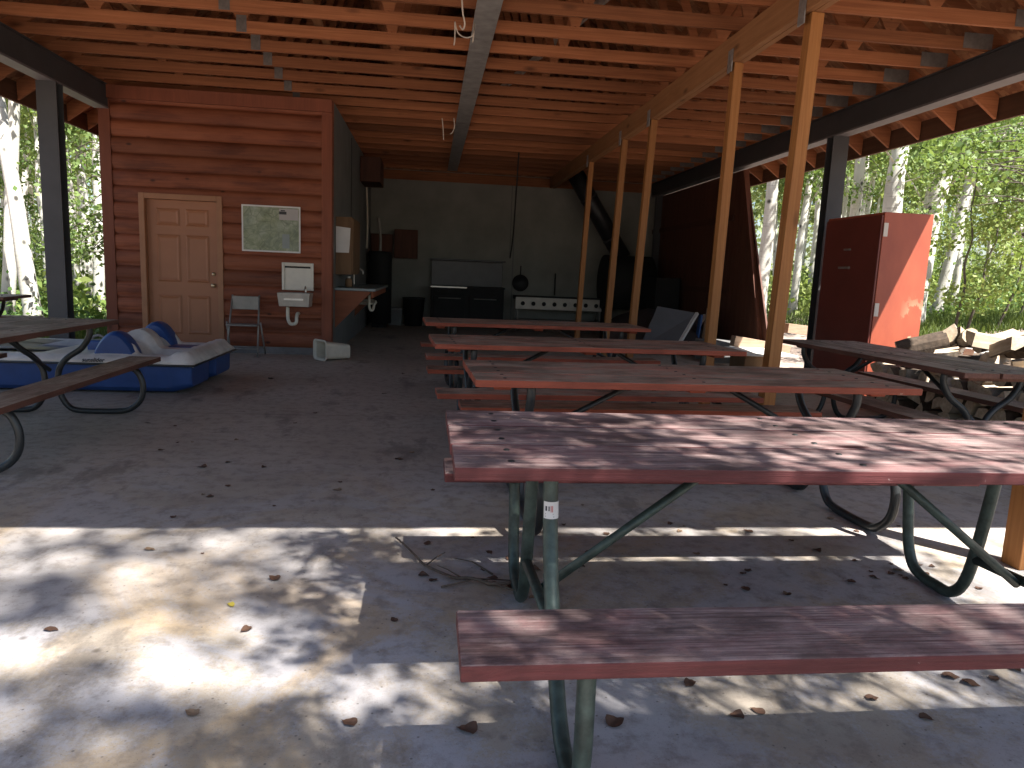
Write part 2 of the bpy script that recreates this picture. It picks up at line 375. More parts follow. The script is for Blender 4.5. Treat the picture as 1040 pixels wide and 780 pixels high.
# ------------------------------------------------------------------ setting: ground, slab
def gz(x,y):
    d=max(0, max(x-9, -x-7, y-20, -y-6)); 
    d2=max(0,x-8) if y>3 else max(0,x-8)*max(0,min(1,(y+2)/5))
    return -.14+ .03*min(d,40) + .075*min(d2,14) + (.06*math.sin(x*.7)*math.cos(y*.6)*min(1,d/3))
n=90; ext=130
g=MB(); xs=[ (abs(t)**1.7)*(1 if t>0 else -1)*ext for t in np.linspace(-1,1,n)]
vs=[(x,y+8,gz(x,y+8)) for x in xs for y in xs]
g.add(vs,[(i*n+j,(i+1)*n+j,(i+1)*n+j+1,i*n+j+1) for i in range(n-1) for j in range(n-1)],True)
structure(g.build('ground',M['ground']))
structure(MB().box(-5.0,5.75,-6,17.6,-.35,0).build('concrete_floor',M['concrete'],bevel=.01))

# ------------------------------------------------------------------ shelter
XL,XR,XC=-4.45,5.36,.455
YF,YB=1.85,17.42; ZB=3.59; SL=.68
SH=thing('shelter','open timber truss shelter on dark steel beams over a concrete floor','shelter',(XC,9,0))
for sx,y0,y1 in ((XL,YF+.1,10.70),(XR,YF+.1,YB)):
    in_=1 if sx<0 else -1
    b=MB().box(sx-.005,sx+.005,y0,y1,3.292,3.566).box(sx-.09,sx+.09,y0,y1,3.567,3.588).build('steel_beam',M['steel'],SH)
    MB().box(sx-.09,sx+.09,y0,y1,3.268,3.290).build('bottom_flange',M['steel_pale'],b)
    # web stiffener face towards the room, painted dark
    MB().box(sx+in_*.02,sx+in_*.085,y0,y1,3.295,3.562).build('cover_channel',M['steel'],b)
for sx,yy in ((XL,9.35),(XR,9.42),(XR,16.9),(XL,2.3),(XR,2.3)):
    q=MB().box(sx-.012,sx+.012,yy-.069,yy+.069,0,3.266).box(sx-.11,sx+.11,yy-.082,yy-.070,0,3.266).box(sx-.11,sx+.11,yy+.070,yy+.082,0,3.266)
    MBq=q.build('steel_post',M['steel'],SH)
    MB().box(sx-.17,sx+.17,yy-.17,yy+.17,0,.02).build('base_plate',M['steel'],MBq)
# wooden carrying beam + yellow props
BX=2.83
MB().box(BX-.062,BX-.002,YF+.05,YB-.1,3.335,3.586).box(BX+.002,BX+.062,YF+.05,YB-.1,3.335,3.586).build('timber_beam',M['truss_y'],SH,bevel=.004)
for yt,bx in ((2.98,2.84),(5.55,2.765),(6.88,2.78),(9.46,2.705),(10.88,2.72),(13.14,2.74)):
    w=.062 if yt<6 else .055
    p=MB().beam((bx,yt,0),(BX+(.035 if yt==5.55 else 0),yt,3.333),2*w*.8,2*w*.9,up=(0,1,0)).build('prop_post',M['yellow'],SH,bevel=.005)
    if yt>5:
        MB().box(BX-.075,BX-.066,yt-.05,yt+.05,3.25,3.45).build('post_bracket',M['galv'],p)
# one truss: bottom chord, top chords with tails, webs
TH=.038
def top(x): return ZB+.005+SL*(4.905-abs(x-XC))   # underside of the top chord
t=MB(); y0,y1=-TH/2,TH/2
t.box(XL-.02,XR+.02,y0+.0015,y1-.0015,ZB,ZB+.115)
tail=.59
for s in (-1,1):
    xe=XC+s*(4.905+tail); zz=top(xe)
    t.prism([(XC,top(XC)),(XC,top(XC)+.17),(xe,zz+.17),(xe,zz)][::s],'y',y0,y1)
    xb_=XC+s*(4.905+.10); t.prism([(xb_,top(xb_)+.002),(xe-s*.001,zz+.002),(xe-s*.001,zz-.06),(xb_,top(xb_)-.05)][::s],'y',y0+.001,y1-.001)
    P=[(XC+s*2.4,ZB+.115),(XC+s*3.1,top(XC+s*3.1)),(XC+s*3.8,ZB+.115)]
    t.beam((XC+s*.02,0,top(XC)),(XC+s*1.62,0,ZB+.1),TH-.004,.085,up=(0,1,0)) if False else None
    for (a,b) in (((XC+s*.06,top(XC)),(XC+s*.9,ZB+.12)),((XC+s*1.6,top(XC+s*1.6)+.05),(XC+s*.9,ZB+.12)),((XC+s*1.6,top(XC+s*1.6)+.05),(XC+s*2.4,ZB+.12)),((XC+s*3.1,top(XC+s*3.1)+.05),(XC+s*2.4,ZB+.12)),((XC+s*3.8,ZB+.12),(XC+s*3.1,top(XC+s*3.1)+.05)),((XC+s*4.1,top(XC+s*4.1)+.03),(XC+s*3.8,ZB+.12))):
        d=(Vector((b[0]-a[0],0,b[1]-a[1]))).normalized(); nx=Vector((-d.z,0,d.x))*.042
        A=Vector((a[0],0,a[1]));B=Vector((b[0],0,b[1]))
        t.prism([((A+nx).x,(A+nx).z),((A-nx).x,(A-nx).z),((B-nx).x,(B-nx).z),((B+nx).x,(B+nx).z)],'y',-TH/2+.002,TH/2-.002)
tme=t.mesh('truss')
pl=MB()
def plate(mb,x,z,w,h): mb.box(x-w/2,x+w/2,-TH/2-.004,-TH/2-.001,z,z+h)
px1=[MB() for _ in range(2)]
plate(px1[0],XR-.2,ZB+.012,.30,.14); plate(px1[1],-1.95,ZB+.005,.10,.16)
pmes=[p.mesh('connector_plate') for p in px1]
ny=26
truss_y=[YF+.05+i*.61 for i in range(ny)]
for i,yy in enumerate(truss_y):
    o=link('truss',tme,M['truss'],SH); o.location=Vector((0,yy+random.uniform(-.012,.012),random.uniform(-.002,.002)))-Vector(ORIG[SH.name])
    for pm in pmes: link('connector_plate',pm,M['plate'],o)
# sheathing, roof cover, fascia, gable
for s in (-1,1):
    xe=XC+s*(4.905+tail+.02); z0=top(XC)+.172; z1=top(xe)+.172
    MB().prism([(XC,z0),(XC,z0+.018),(xe,z1+.018),(xe,z1)][::s],'y',YF,YB+.35).build('roof_sheathing',M['osb'],SH)
    MB().prism([(XC,z0+.020),(XC,z0+.05),(xe+s*.03,z1+.035),(xe+s*.03,z1+.010)][::s],'y',YF-.03,YB+.4).build('roof_cover',M['shingle'],SH)
    zf=3.115; MB().box(min(xe+s*.002,xe+s*.04),max(xe+s*.002,xe+s*.04),YF,YB+.35,zf,z1+.008).build('fascia_board',M['fascia'],SH)
for yy,nm,zl in ((YF-.02,'gable_panel',ZB),(YB+.115,'gable_panel',3.45)):
    MB().prism([(XL-.02,zl),(XR+.08,zl),(XR+.08,top(XR)+.165),(XC,top(XC)+.165),(XL-.02,top(XL)+.165)],'y',yy-.01,yy+.012).build(nm,M['osb'],SH)
# long lateral strip under the bottom chords, thin diagonal brace above them
st=MB()
for i in range(ny-1):
    a,b=truss_y[i],truss_y[i+1]; sag=.006
    st.add([(XC-.11,a,ZB-.006),(XC+.11,a,ZB-.006),(XC+.11,(a+b)/2,ZB-.006+sag),(XC-.11,(a+b)/2,ZB-.006+sag),(XC+.11,b,ZB-.006),(XC-.11,b,ZB-.006)],[(0,1,2,3),(3,2,4,5)])
so=st.build('lateral_strap',M['strap'],SH); sm=so.modifiers.new('thick','SOLIDIFY'); sm.thickness=.004
MB().beam((.9,10.2,ZB+.17),(2.55,5.6,ZB+.95),.035,.085).build('diagonal_brace',plain('grey_brace_timber',(.30,.25,.21),.8),SH)
MB().beam((-1.2,3.4,ZB+.16),(-1.2,16,ZB+.16),.085,.035).beam((3.4,3.4,ZB+.16),(3.4,16,ZB+.16),.085,.035).beam((-3.0,3.4,ZB+.155),(-3.0,16,ZB+.155),.085,.035).build('lateral_brace',M['truss_y'],SH)

# ------------------------------------------------------------------ cabin room
CY=10.76; CX0,CX1=-4.50,-1.40
CB=thing('log_cabin','red log sided store room built under the shelter roof','cabin',(-2.95,12,0))
LH=.2175; NLOG=16; zb=.10
def logwall(mb,x0,x1,z0,z1):
    prof=[]
    for k in range(NLOG):
        a=zb+k*LH; b=a+LH
        for j in range(7):
            tt=j/6; z=a+(b-a)*tt; bulge=.035*math.sqrt(max(0,1-(2*tt-1)**2))
            if z0-1e-6<=z<=z1+1e-6: prof.append((CY-.012-bulge,z))
    nP=len(prof); nx=12
    vs=[(x0+(x1-x0)*i/nx+0,py+.004*math.sin(9.1*(x0+(x1-x0)*i/nx)+z*7),z) for (py,z) in prof for i in range(nx+1)]
    w=nx+1
    mb.add(vs,[(i*w+j,i*w+j+1,(i+1)*w+j+1,(i+1)*w+j) for i in range(nP-1) for j in range(nx)],True)
DX0,DX1=-4.02,-2.91; DZ1=2.19
lw=MB(); ztop=zb+NLOG*LH
logwall(lw,CX0+.15,DX0,zb,ztop); logwall(lw,DX1,CX1-.15,zb,ztop); logwall(lw,DX0,DX1,DZ1-.03,ztop)
lw.box(CX0,DX0,CY,CY+.09,0.1,3.57).box(DX1,CX1,CY,CY+.09,.1,3.57).box(DX0,DX1,CY,CY+.09,DZ1,3.57)
lwo=lw.build('log_wall',M['log'],CB)
MB().box(CX0+.004,CX1-.004,CY-.10,CY-.058,3.405,3.572).build('top_plate',M['log_z'],CB)
MB().box(CX0-.0,CX0+.15,CY-.055,CY-.003,.1,3.57).build('corner_board',M['log_z'],CB,bevel=.004)
MB().box(CX1-.15,CX1-.003,CY-.055,CY-.003,.1,3.57).build('corner_board',M['log_z'],CB,bevel=.004)
MB().box(CX0-.01,DX0+.02,CY-.03,CY+.09,0,.098).box(DX1-.02,CX1+.006,CY-.03,CY+.09,0,.098).build('foundation',M['foundation'],CB)
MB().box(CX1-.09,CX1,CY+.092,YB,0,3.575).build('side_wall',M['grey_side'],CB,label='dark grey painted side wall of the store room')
MB().box(CX0,CX0+.09,CY+.092,YB,0,3.575).build('side_wall',M['log'],CB,label='red outer side wall of the store room')
MB().beam((CX1+.004,13.15,.9),(CX1+.004,13.15,3.5),.008,.02,up=(0,1,0)).build('wall_batten',M['black'],CB)
# door
fr=MB().box(DX0,DX0+.075,CY-.06,CY+.06,.05,DZ1).box(DX1-.075,DX1,CY-.06,CY+.06,.05,DZ1).box(DX0+.076,DX1-.076,CY-.06,CY+.06,DZ1-.075,DZ1)
fro=fr.build('door_frame',M['trim'],CB,bevel=.004)
D=MB(); a0,a1=DX0+.078,DX1-.078; dz0,dz1=.06,DZ1-.078; dy=CY+.018
D.box(a0,a1,dy,dy+.04,dz0,dz1)
do=D.build('door',M['door'],CB)
wd=a1-a0
pan=MB()
for (f0,f1) in ((.13,.46),(.54,.87)):
    for (h0,h1) in ((.09,.36),(.45,.77),(.83,.945)):
        x0,x1=a0+wd*f0,a0+wd*f1; z0,z1=dz0+(dz1-dz0)*h0,dz0+(dz1-dz0)*h1
        # raised-and-fielded panel: sunk moulding ring and raised field
        y_=dy-.002
        ring=[(x0,z0),(x1,z0),(x1,z1),(x0,z1)]; w1=.022; w2=.05
        r2=[(x0+w1,z0+w1),(x1-w1,z0+w1),(x1-w1,z1-w1),(x0+w1,z1-w1)]; r3=[(x0+w2,z0+w2),(x1-w2,z0+w2),(x1-w2,z1-w2),(x0+w2,z1-w2)]
        vs=[(x,y_-.003,z) for x,z in ring]+[(x,y_-.014,z) for x,z in r2]+[(x,y_-.004,z) for x,z in r3]
        fs=[(i,(i+1)%4,(i+1)%4+4,i+4) for i in range(4)]+[(i+4,(i+1)%4+4,(i+1)%4+8,i+8) for i in range(4)]+[(8,9,10,11)]
        pan.add(vs,fs)
pan.build('door_panel',M['door'],do)
k=MB().lathe([(.0,-.062),(.022,-.06),(.03,-.045),(.022,-.03),(.011,-.022),(.011,-.006),(.03,-.004),(.03,0)],(a1-.07,dy-.001,.95),20,Matrix.Rotation(R(-90),3,'X')@Matrix.Scale(1,3))
k.v=[(x,dy-.001-abs(y-dy+.001),z) for x,y,z in k.v]; k.build('door_knob',M['brass'],do)
k=MB().lathe([(0,-.022),(.02,-.02),(.026,-.006),(.028,0)],(a1-.07,dy-.001,1.11),18,Matrix.Rotation(R(-90),3,'X'))
k.v=[(x,dy-.001-abs(y-dy+.001),z) for x,y,z in k.v]; k.build('deadbolt',M['brass'],do)
MB().box(DX0+.01,DX1-.01,CY-.05,CY+.06,.0,.048).build('door_sill',M['foundation'],CB)

# map on the wall
mp=thing('map_poster','green printed map with white border fixed to the red log wall','map',(-2.24,CY-.06,1.45))
x0,x1,z0,z1=-2.645,-1.84,1.455,2.10; y=CY-.066
MB().box(x0,x1,y,y+.012,z0,z1).build('backing_board',M['paper'],mp)
MB().box(x0+.022,x1-.022,y-.003,y-.001,z0+.022,z1-.022).build('map_sheet',M['map'],mp)
MB().box(x1-.29,x1-.03,y-.006,y-.004,z1-.19,z1-.035).build('title_panel',plain('map_panel',(.42,.39,.38),.6,0,.05),mp)
MB().box(x1-.29,x1-.19,y-.009,y-.007,z1-.115,z1-.075).box(x1-.27,x1-.21,y-.009,y-.007,z1-.07,z1-.055).build('title_block',M['ink'],mp)
MB().box(x1-.25,x1-.15,y-.006,y-.004,z0+.06,z0+.26).build('legend_panel',plain('map_legend',(.25,.29,.28),.6,0,.1),mp)

# wall sink under the map
ws=thing('wall_sink','small cream wall sink with tall square splashback on the red log wall','sink',(-1.87,CY-.06,.66))
x0,x1=-2.095,-1.655; yb_=CY-.056
MB().box(x0,x1,yb_-.02,yb_,.93,1.32).build('splashback',M['white_enamel'],ws,bevel=.008)
MB().box(x0,x0+.035,yb_-.045,yb_-.021,.93,1.32).box(x1-.035,x1,yb_-.045,yb_-.021,.93,1.32).box(x0+.036,x1-.036,yb_-.045,yb_-.021,1.275,1.32).build('splash_rim',M['white_enamel'],ws,bevel=.006)
MB().box(x0+.04,x1-.045,yb_-.024,yb_-.021,1.245,1.27).build('rim_shade',M['iron'],ws)  # dark strip painting in the shade below the top rim
bs=MB(); xa,xb,ya=x0-.01,x1-.005,yb_-.34
bs.add([(xa,ya,.90),(xb,ya,.90),(xb,yb_-.022,.90),(xa,yb_-.022,.90),(xa+.035,ya+.035,.90),(xb-.035,ya+.035,.90),(xb-.035,yb_-.06,.90),(xa+.035,yb_-.06,.90),
  (xa+.07,ya+.08,.78),(xb-.07,ya+.08,.78),(xb-.07,yb_-.1,.78),(xa+.07,yb_-.1,.78),(xa+.02,ya+.03,.71),(xb-.02,ya+.03,.71),(xb-.02,yb_-.022,.71),(xa+.02,yb_-.022,.71)],
  [(0,1,5,4),(1,2,6,5),(2,3,7,6),(3,0,4,7),(4,5,9,8),(5,6,10,9),(6,7,11,10),(7,4,8,11),(8,9,10,11),(0,12,13,1),(1,13,14,2),(2,14,15,3),(3,15,12,0),(15,14,13,12)])
bs.build('basin',M['steel_dull'],ws,bevel=.006)
MB().box(xa+.09,xb-.09,ya+.008,ya+.016,.80,.825).build('towel_slot',M['stainless'],ws)
MB().tube(smooth_path([(x1-.10,yb_-.09,.905),(x1-.10,yb_-.09,.97),(x1-.10,yb_-.13,.985),(x1-.10,yb_-.18,.95)]),.012,8).build('faucet',M['stainless'],ws)
MB().tube(smooth_path([(-1.99,yb_-.17,.70),(-1.99,yb_-.17,.55),(-1.965,yb_-.17,.47),(-1.92,yb_-.17,.455),(-1.875,yb_-.17,.48),(-1.87,yb_-.16,.56),(-1.87,yb_-.10,.60),(-1.87,yb_-.01,.60)]),.024,10).build('drain_trap',M['white_plastic'],ws)

# folding chair
fc=thing('folding_chair','grey metal folding chair leaning upright beside the tan door','chair',(-2.62,10.45,0))
cx,cy=-2.56,10.40; w=.21
for s in (-1,1):
    MB().tube([(cx+s*w,cy-.14,.01),(cx+s*w*.86,cy+.13,.84)],.012,8).build('front_leg',M['grey_metal'],fc)
    MB().tube([(cx+s*w*1.15,cy+.20,.01),(cx+s*w*1.08,cy-.02,.47)],.012,8).build('rear_leg',M['grey_metal'],fc)
MB().box(cx-w*.86,cx+w*.86,cy+.10,cy+.125,.64,.83).build('backrest',M['grey_metal'],fc,bevel=.008)
MB().box(cx-w*.98,cx+w*.98,cy-.16,cy+.06,.425,.45).build('seat',M['grey_metal'],fc,bevel=.008)
MB().tube([(cx-w,cy-.11,.11),(cx+w,cy-.11,.11)],.009,8).tube([(cx-w*1.12,cy+.16,.11),(cx+w*1.12,cy+.16,.11)],.009,8).build('stretcher',M['grey_metal'],fc)

# wastebasket on its side
wb=thing('wastebasket','cream plastic wastebasket lying on its side on the floor','bin',(-1.35,10.28,0))
m_=MB(); 
def rr(w,h,y,c,ang,r=.05):
    out=[]
    for (sx,sz) in ((1,1),(-1,1),(-1,-1),(1,-1)):
        for j in range(5):
            a=math.atan2(sz,sx)+(j-2)/4*math.pi/2*1.0
            out.append((sx*(w-r)+r*math.cos(a), y, sz*(h-r)+r*math.sin(a)))
    return out
secs=[(.165,.135,0),(.165,.135,.012),(.15,.122,.013),(.125,.10,.40)]
inn=[(.155,.125,0),(.14,.112,.02),(.118,.094,.39)]
rm=rotz(R(-52))
def ringpts(w,h,y): return [rm@Vector(p)+Vector((-1.48,10.12,.142-.028*y/.4)) for p in rr(w,h,y,None,0)]
L=[ringpts(*s) for s in secs]; nn=len(L[0])
I=[ringpts(*s) for s in inn]
vs=[p for r_ in L for p in r_]+[p for r_ in I for p in r_]
fs=[]
for i in range(len(L)-1): fs+=[(i*nn+j,i*nn+(j+1)%nn,(i+1)*nn+(j+1)%nn,(i+1)*nn+j) for j in range(nn)]
b0=len(L)*nn
for i in range(len(I)-1): fs+=[(b0+i*nn+j,b0+i*nn+(j+1)%nn,b0+(i+1)*nn+(j+1)%nn,b0+(i+1)*nn+j) for j in range(nn)]
fs+=[(j,(j+1)%nn,b0+(j+1)%nn,b0+j) for j in range(nn)]
fs.append(tuple((len(L)-1)*nn+j for j in range(nn))); fs.append(tuple(b0+2*nn+j for j in range(nn)))
m_.add(vs,fs); m_.build('bin_body',M['white_plastic'],wb)
ro=MB().tube(ringpts(.168,.138,-.004)+ringpts(.168,.138,-.004)[:1],.009,8,False).build('bin_rim',M['white_plastic'],wb)

# ------------------------------------------------------------------ back of the kitchen
BW=thing('back_wall','grey painted panel wall closing the kitchen end','wall',(2,17.45,0))
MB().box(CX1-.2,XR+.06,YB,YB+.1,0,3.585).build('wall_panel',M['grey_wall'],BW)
MB().box(1.96,1.985,YB-.012,YB-.001,0,3.57).box(1.88,1.90,YB-.012,YB-.001,1.7,3.57).build('wall_batten',M['grey_side'],BW)
MB().box(CX1-.0,XR-.1,YB-.03,YB-.001,3.36,3.57).build('ledger_board',M['truss'],BW)
PW=thing('plank_wall','dark red plank wall with a slanting free edge on the right side','wall',(5.42,14,0))
yA,yBm=11.15,12.22; pw=MB()
ny_=30; 
def edge_y(z): return 11.15+(z-.88)*(12.22-11.15)/(3.04-.88)
yy=10.75
while yy<YB:
    y1=yy+.19
    # each vertical board is cut along the slanting line
    def zc(yv): return max(.05,min(3.25,.88+(yv-11.15)*(3.04-.88)/(1.07)))
    za,zb_=zc(yy),zc(y1)
    th=.03+.006*math.sin(yy*31)
    if max(za,zb_)>.06:
        pw.prism([(yy,.04),(y1-.006,.04),(y1-.006,zb_ if yy<12.3 else 3.25),(yy,za if yy<12.3 else 3.25)],'x',5.40-th/2,5.40+th/2)
    yy=y1
pw.v=[(x,y,z) for x,y,z in pw.v]
pw.build('planks',M['dark_plank'],PW)
MB().beam((5.37,11.0,.05),(5.37,12.3,3.22),.06,.09,up=(1,0,0)).build('edge_trim',wood('edge_trim_timber',(.14,.05,.03),(.22,.08,.045),'z'),PW)
MB().box(5.345,5.38,12.6,YB-.05,1.1,1.2).box(5.345,5.38,12.6,YB-.05,2.4,2.5).build('rail',M['dark_plank'],PW)

# range oven
ov=thing('range_oven','black kitchen range with raised back shelf against the grey wall','oven',(.85,17,0))
MB().box(.03,1.72,16.72,17.36,.12,.93).build('oven_body',M['black'],ov,bevel=.01)
for x in (.10,.92):
    o=MB().box(x,x+.72,16.695,16.717,.2,.74).build('oven_door',M['black'],ov,bevel=.01)
    MB().tube([(x+.1,16.66,.69),(x+.62,16.66,.69)],.012,8).build('handle',M['grey_metal'],o)
MB().box(.02,1.74,16.69,17.36,.931,.96).build('cooktop',M['black'],ov)
MB().box(.02,.85,16.672,16.688,.925,.955).build('front_rail',M['stainless'],ov)
MB().box(.04,1.72,17.3,17.38,.962,1.55).box(.0,1.76,17.02,17.38,1.552,1.585).build('back_shelf',plain('black_shelf_steel',(.03,.03,.032),.35,.3),ov,bevel=.006)
for i in range(6): MB().lathe([(.0,-.03),(.022,-.028),(.026,0)],(.2+i*.25,16.694,.84),12,Matrix.Rotation(R(90),3,'X')).build('knob',M['iron'],ov)
# griddle / long stove
gs=thing('long_griddle','long low griddle with pale steel front panel and eight black knobs','griddle',(3,16.9,0))
x0,x1=2.0,4.1; yq=16.75
MB().box(x0,x1,yq,17.38,.72,.80).build('griddle_top',M['iron'],gs,bevel=.006)
MB().box(x0,x1,yq-.012,yq-.001,.50,.775).build('front_panel',plain('pale_steel_panel',(.55,.50,.43),.5,.2,.15,6),gs,bevel=.004)
for i in range(8):
    o=MB().lathe([(0,-.05),(.036,-.048),(.045,-.004),(.05,0)],(x0+.17+i*.25,yq-.013,.63),14,Matrix.Rotation(R(-90),3,'X')); o.v=[(x,yq-.013-abs(y-(yq-.013)),z) for x,y,z in o.v]
    o.build('knob',M['iron'],gs)
for x in (x0+.06,x1-.06):
    for y in (yq+.06,17.3): MB().tube([(x,y,0),(x,y,.72)],.025,8).build('leg',M['grey_metal'],gs)
MB().box(x0+.05,x1-.05,yq+.05,17.3,.22,.245).build('lower_shelf',M['grey_metal'],gs)
# pan hanging on the wall
fp=thing('frying_pan','black frying pan hanging on the grey wall above the griddle','pan',(2.16,17.4,1.08))
o=MB().lathe([(0,0),(.17,0),(.2,-.045),(.192,-.045),(.165,-.006),(0,-.006)],(2.17,17.405,1.09),24,Matrix.Rotation(R(-90),3,'X')); o.v=[(x,17.405-abs(y-17.405),z) for x,y,z in o.v]
o.build('pan_body',M['iron'],fp)
MB().box(2.155,2.185,17.395,17.41,1.27,1.5).build('handle',M['iron'],fp)
# spatula/pipe on wall
tag(MB().tube([(3.02,17.36,.83),(3.02,17.38,1.35)],.014,8).build('gas_pipe',M['iron']),'short thin black pipe rising behind the long griddle','pipe')
# smoker and its flue
sk=thing('barrel_smoker','large black rounded smoker behind the rear yellow props','smoker',(4.55,16.5,0))
MB().tube([(4.0,16.55,1.2),(5.1,16.55,1.2)],.62,28).build('barrel',M['black'],sk)
MB().box(4.05,4.13,16.3,16.8,0,.75).box(4.95,5.03,16.3,16.8,0,.75).build('stand',M['black'],sk)
MB().tube([(4.2,15.95,1.25),(4.9,15.95,1.25)],.014,8).build('handle',M['grey_metal'],sk)
fl=thing('flue_pipe','wide dark flue slanting from the smoker up to the trusses','flue',(4,16.9,1.8))
a=aty(575,160,16.6); b=aty(632,262,16.6)
MB().tube([b,a],.20,16).build('flue_tube',plain('dark_flue',(.04,.04,.042),.45,.5),fl)
for t_ in (.2,.6): 
    p=b.lerp(a,t_); d=(a-b).normalized(); MB().tube([p-d*.02,p+d*.02],.212,16).build('flue_collar',M['steel'],fl)
tag(MB().box(4.75,5.28,14.9,16.0,0,1.35).build('dark_locker',M['black'],bevel=.01),'dark metal locker standing in the back right corner','locker')
# hanging black gas line
hl=MB().tube(smooth_path([aty(530,132,14.4),aty(528,150,14.4)+Vector((0,.1,0)),aty(524,200,14.6),aty(521,240,14.8),aty(518,262,15.2)]),.014,8)
tag(hl.build('hanging_cable',M['iron']),'black cable hanging from the trusses in front of the back wall','cable')
# wall boxes
for (u0,v0,u1,v1,lab) in ((371,237,399,262,'dark brown box on the back wall, left one of the pair'),(401,233,424,263,'dark brown box on the back wall, right one of the pair')):
    p=aty(u0,v0,YB); q=aty(u1,v1,YB); t_=thing('wall_box',lab,'box',(p.x,YB-.12,q.z),'boxes on the back wall'); X0=max(p.x,CX1+.02)
    MB().box(X0,q.x,YB-.2,YB-.002,q.z,p.z).build('box_body',M['dark_plank'],t_,bevel=.006)
    MB().box(X0+.03,q.x-.03,YB-.216,YB-.202,q.z+.03,p.z-.03).build('box_door',M['dark_plank'],t_,bevel=.004)
# bin
bn=thing('trash_bin','black open trash bin on the floor by the back wall','bin',(-.38,17.05,0))
MB().lathe([(0,.0),(.2,.0),(.25,.62),(.265,.63),(.265,.66),(.24,.66),(.19,.03),(0,.03)],(-.36,17.08,0),24).build('bin_body',M['black'],bn)
bx=thing('small_crate','small grey carton on the floor left of the black bin','carton',(-.75,17.1,.0))
MB().box(-.93,-.63,16.95,17.3,0,.36).build('carton_body',M['grey_side'],bx,bevel=.01)
MB().box(-.94,-.62,16.94,17.31,.361,.40).build('carton_lid',plain('carton_lid',(.23,.23,.22),.7),bx)
# dark water heater + pipe on the side wall
wh=thing('water_heater','dark tall water heater against the store room side wall','heater',(-1.1,16.3,0))
MB().lathe([(0,0),(.26,0),(.26,1.5),(.24,1.56),(0,1.58)],(-1.1,16.35,.1),24).build('tank',M['black'],wh)
MB().tube(smooth_path([(-1.1,16.35,1.6),(-1.1,16.35,2.0),(-1.15,16.35,2.4)]),.03,8).build('outlet_pipe',M['grey_metal'],wh)
MB().box(-1.25,-.95,16.2,16.5,0,.1).build('stand',M['black'],wh)
p=atx(376,178,-1.28); q=atx(378,258,-1.28)
tag(MB().tube(smooth_path([(-1.36,15.6,3.3),(-1.33,15.6,2.6),(-1.32,15.62,2.2),(-1.33,15.6,1.7)]),.02,8).build('white_conduit',M['cord']),'thin white conduit running down the side wall above the heater','conduit')
tag(MB().box(-1.385,-1.0,14.6,15.6,2.95,3.42).build('ceiling_box',M['dark_plank'],bevel=.01),'dark red box fixed high in the kitchen corner','box')
# plywood cabinet with a paper on the side wall
pc=thing('plywood_cupboard','brown plywood cupboard high on the grey side wall','cupboard',(-1.3,11.9,1.0))
MB().box(-1.396,-1.16,11.05,12.1,1.18,2.02).build('cupboard_body',M['plywood'],pc,bevel=.004)
MB().box(-1.158,-1.142,11.07,12.08,1.20,2.0).build('cupboard_door',M['plywood'],pc)
pp=MB(); pp.add([(-1.39,11.046,1.50),(-1.20,11.046,1.50),(-1.19,11.044,1.62),(-1.18,11.045,1.86),(-1.39,11.046,1.88)],[(0,1,2,3,4)])
po=pp.build('paper_sheet',M['paper']); po.modifiers.new('t','SOLIDIFY').thickness=.002; tag(po,'white paper sheet pinned to the end of the plywood cupboard','paper')
# sink counter with triangular bracket
cn=thing('sink_counter','wall counter with blue grey top and red plywood triangle bracket','counter',(-1.1,12,0))
MB().box(-1.397,-.80,10.98,14.2,.945,.985).build('countertop',M['counter'],cn,bevel=.006)
for yv in (11.02,13.9):
    MB().prism([(-1.397,.94),(-.86,.94),(-1.397,.38)],'y',yv,yv+.022).build('bracket_panel',M['red_ply'],cn)
MB().box(-.86,-.838,11.0,14.15,.85,.94).build('front_apron',M['red_ply'],cn)
MB().tube(smooth_path([(-1.28,12.6,.985),(-1.28,12.6,1.2),(-1.22,12.6,1.27),(-1.14,12.6,1.24),(-1.13,12.6,1.18)]),.013,8).build('faucet',M['stainless'],cn)
MB().tube(smooth_path([(-1.0,12.3,.92),(-1.0,12.3,.68),(-.98,12.3,.60),(-.94,12.3,.60),(-.92,12.3,.68),(-.92,12.45,.74),(-1.2,12.6,.74)]),.024,8).build('drain_trap',M['white_plastic'],cn)
MB().tube([(-1.2,12.35,.70),(-.9,12.35,.70)],.02,8).build('drain_pipe',M['white_plastic'],cn)
cp=thing('soap_jar','small tan jar on the near end of the blue grey counter','jar',(-1.25,11.5,.985))
MB().lathe([(0,.986),(.05,.986),(.055,1.05),(.05,1.1),(.03,1.12),(0,1.12)],(-1.25,11.5,0),16).build('jar_body',M['plywood'],cp)
MB().lathe([(.0,1.122),(.028,1.122),(.028,1.15),(0,1.15)],(-1.25,11.5,0),12).build('jar_lid',M['paper'],cp)

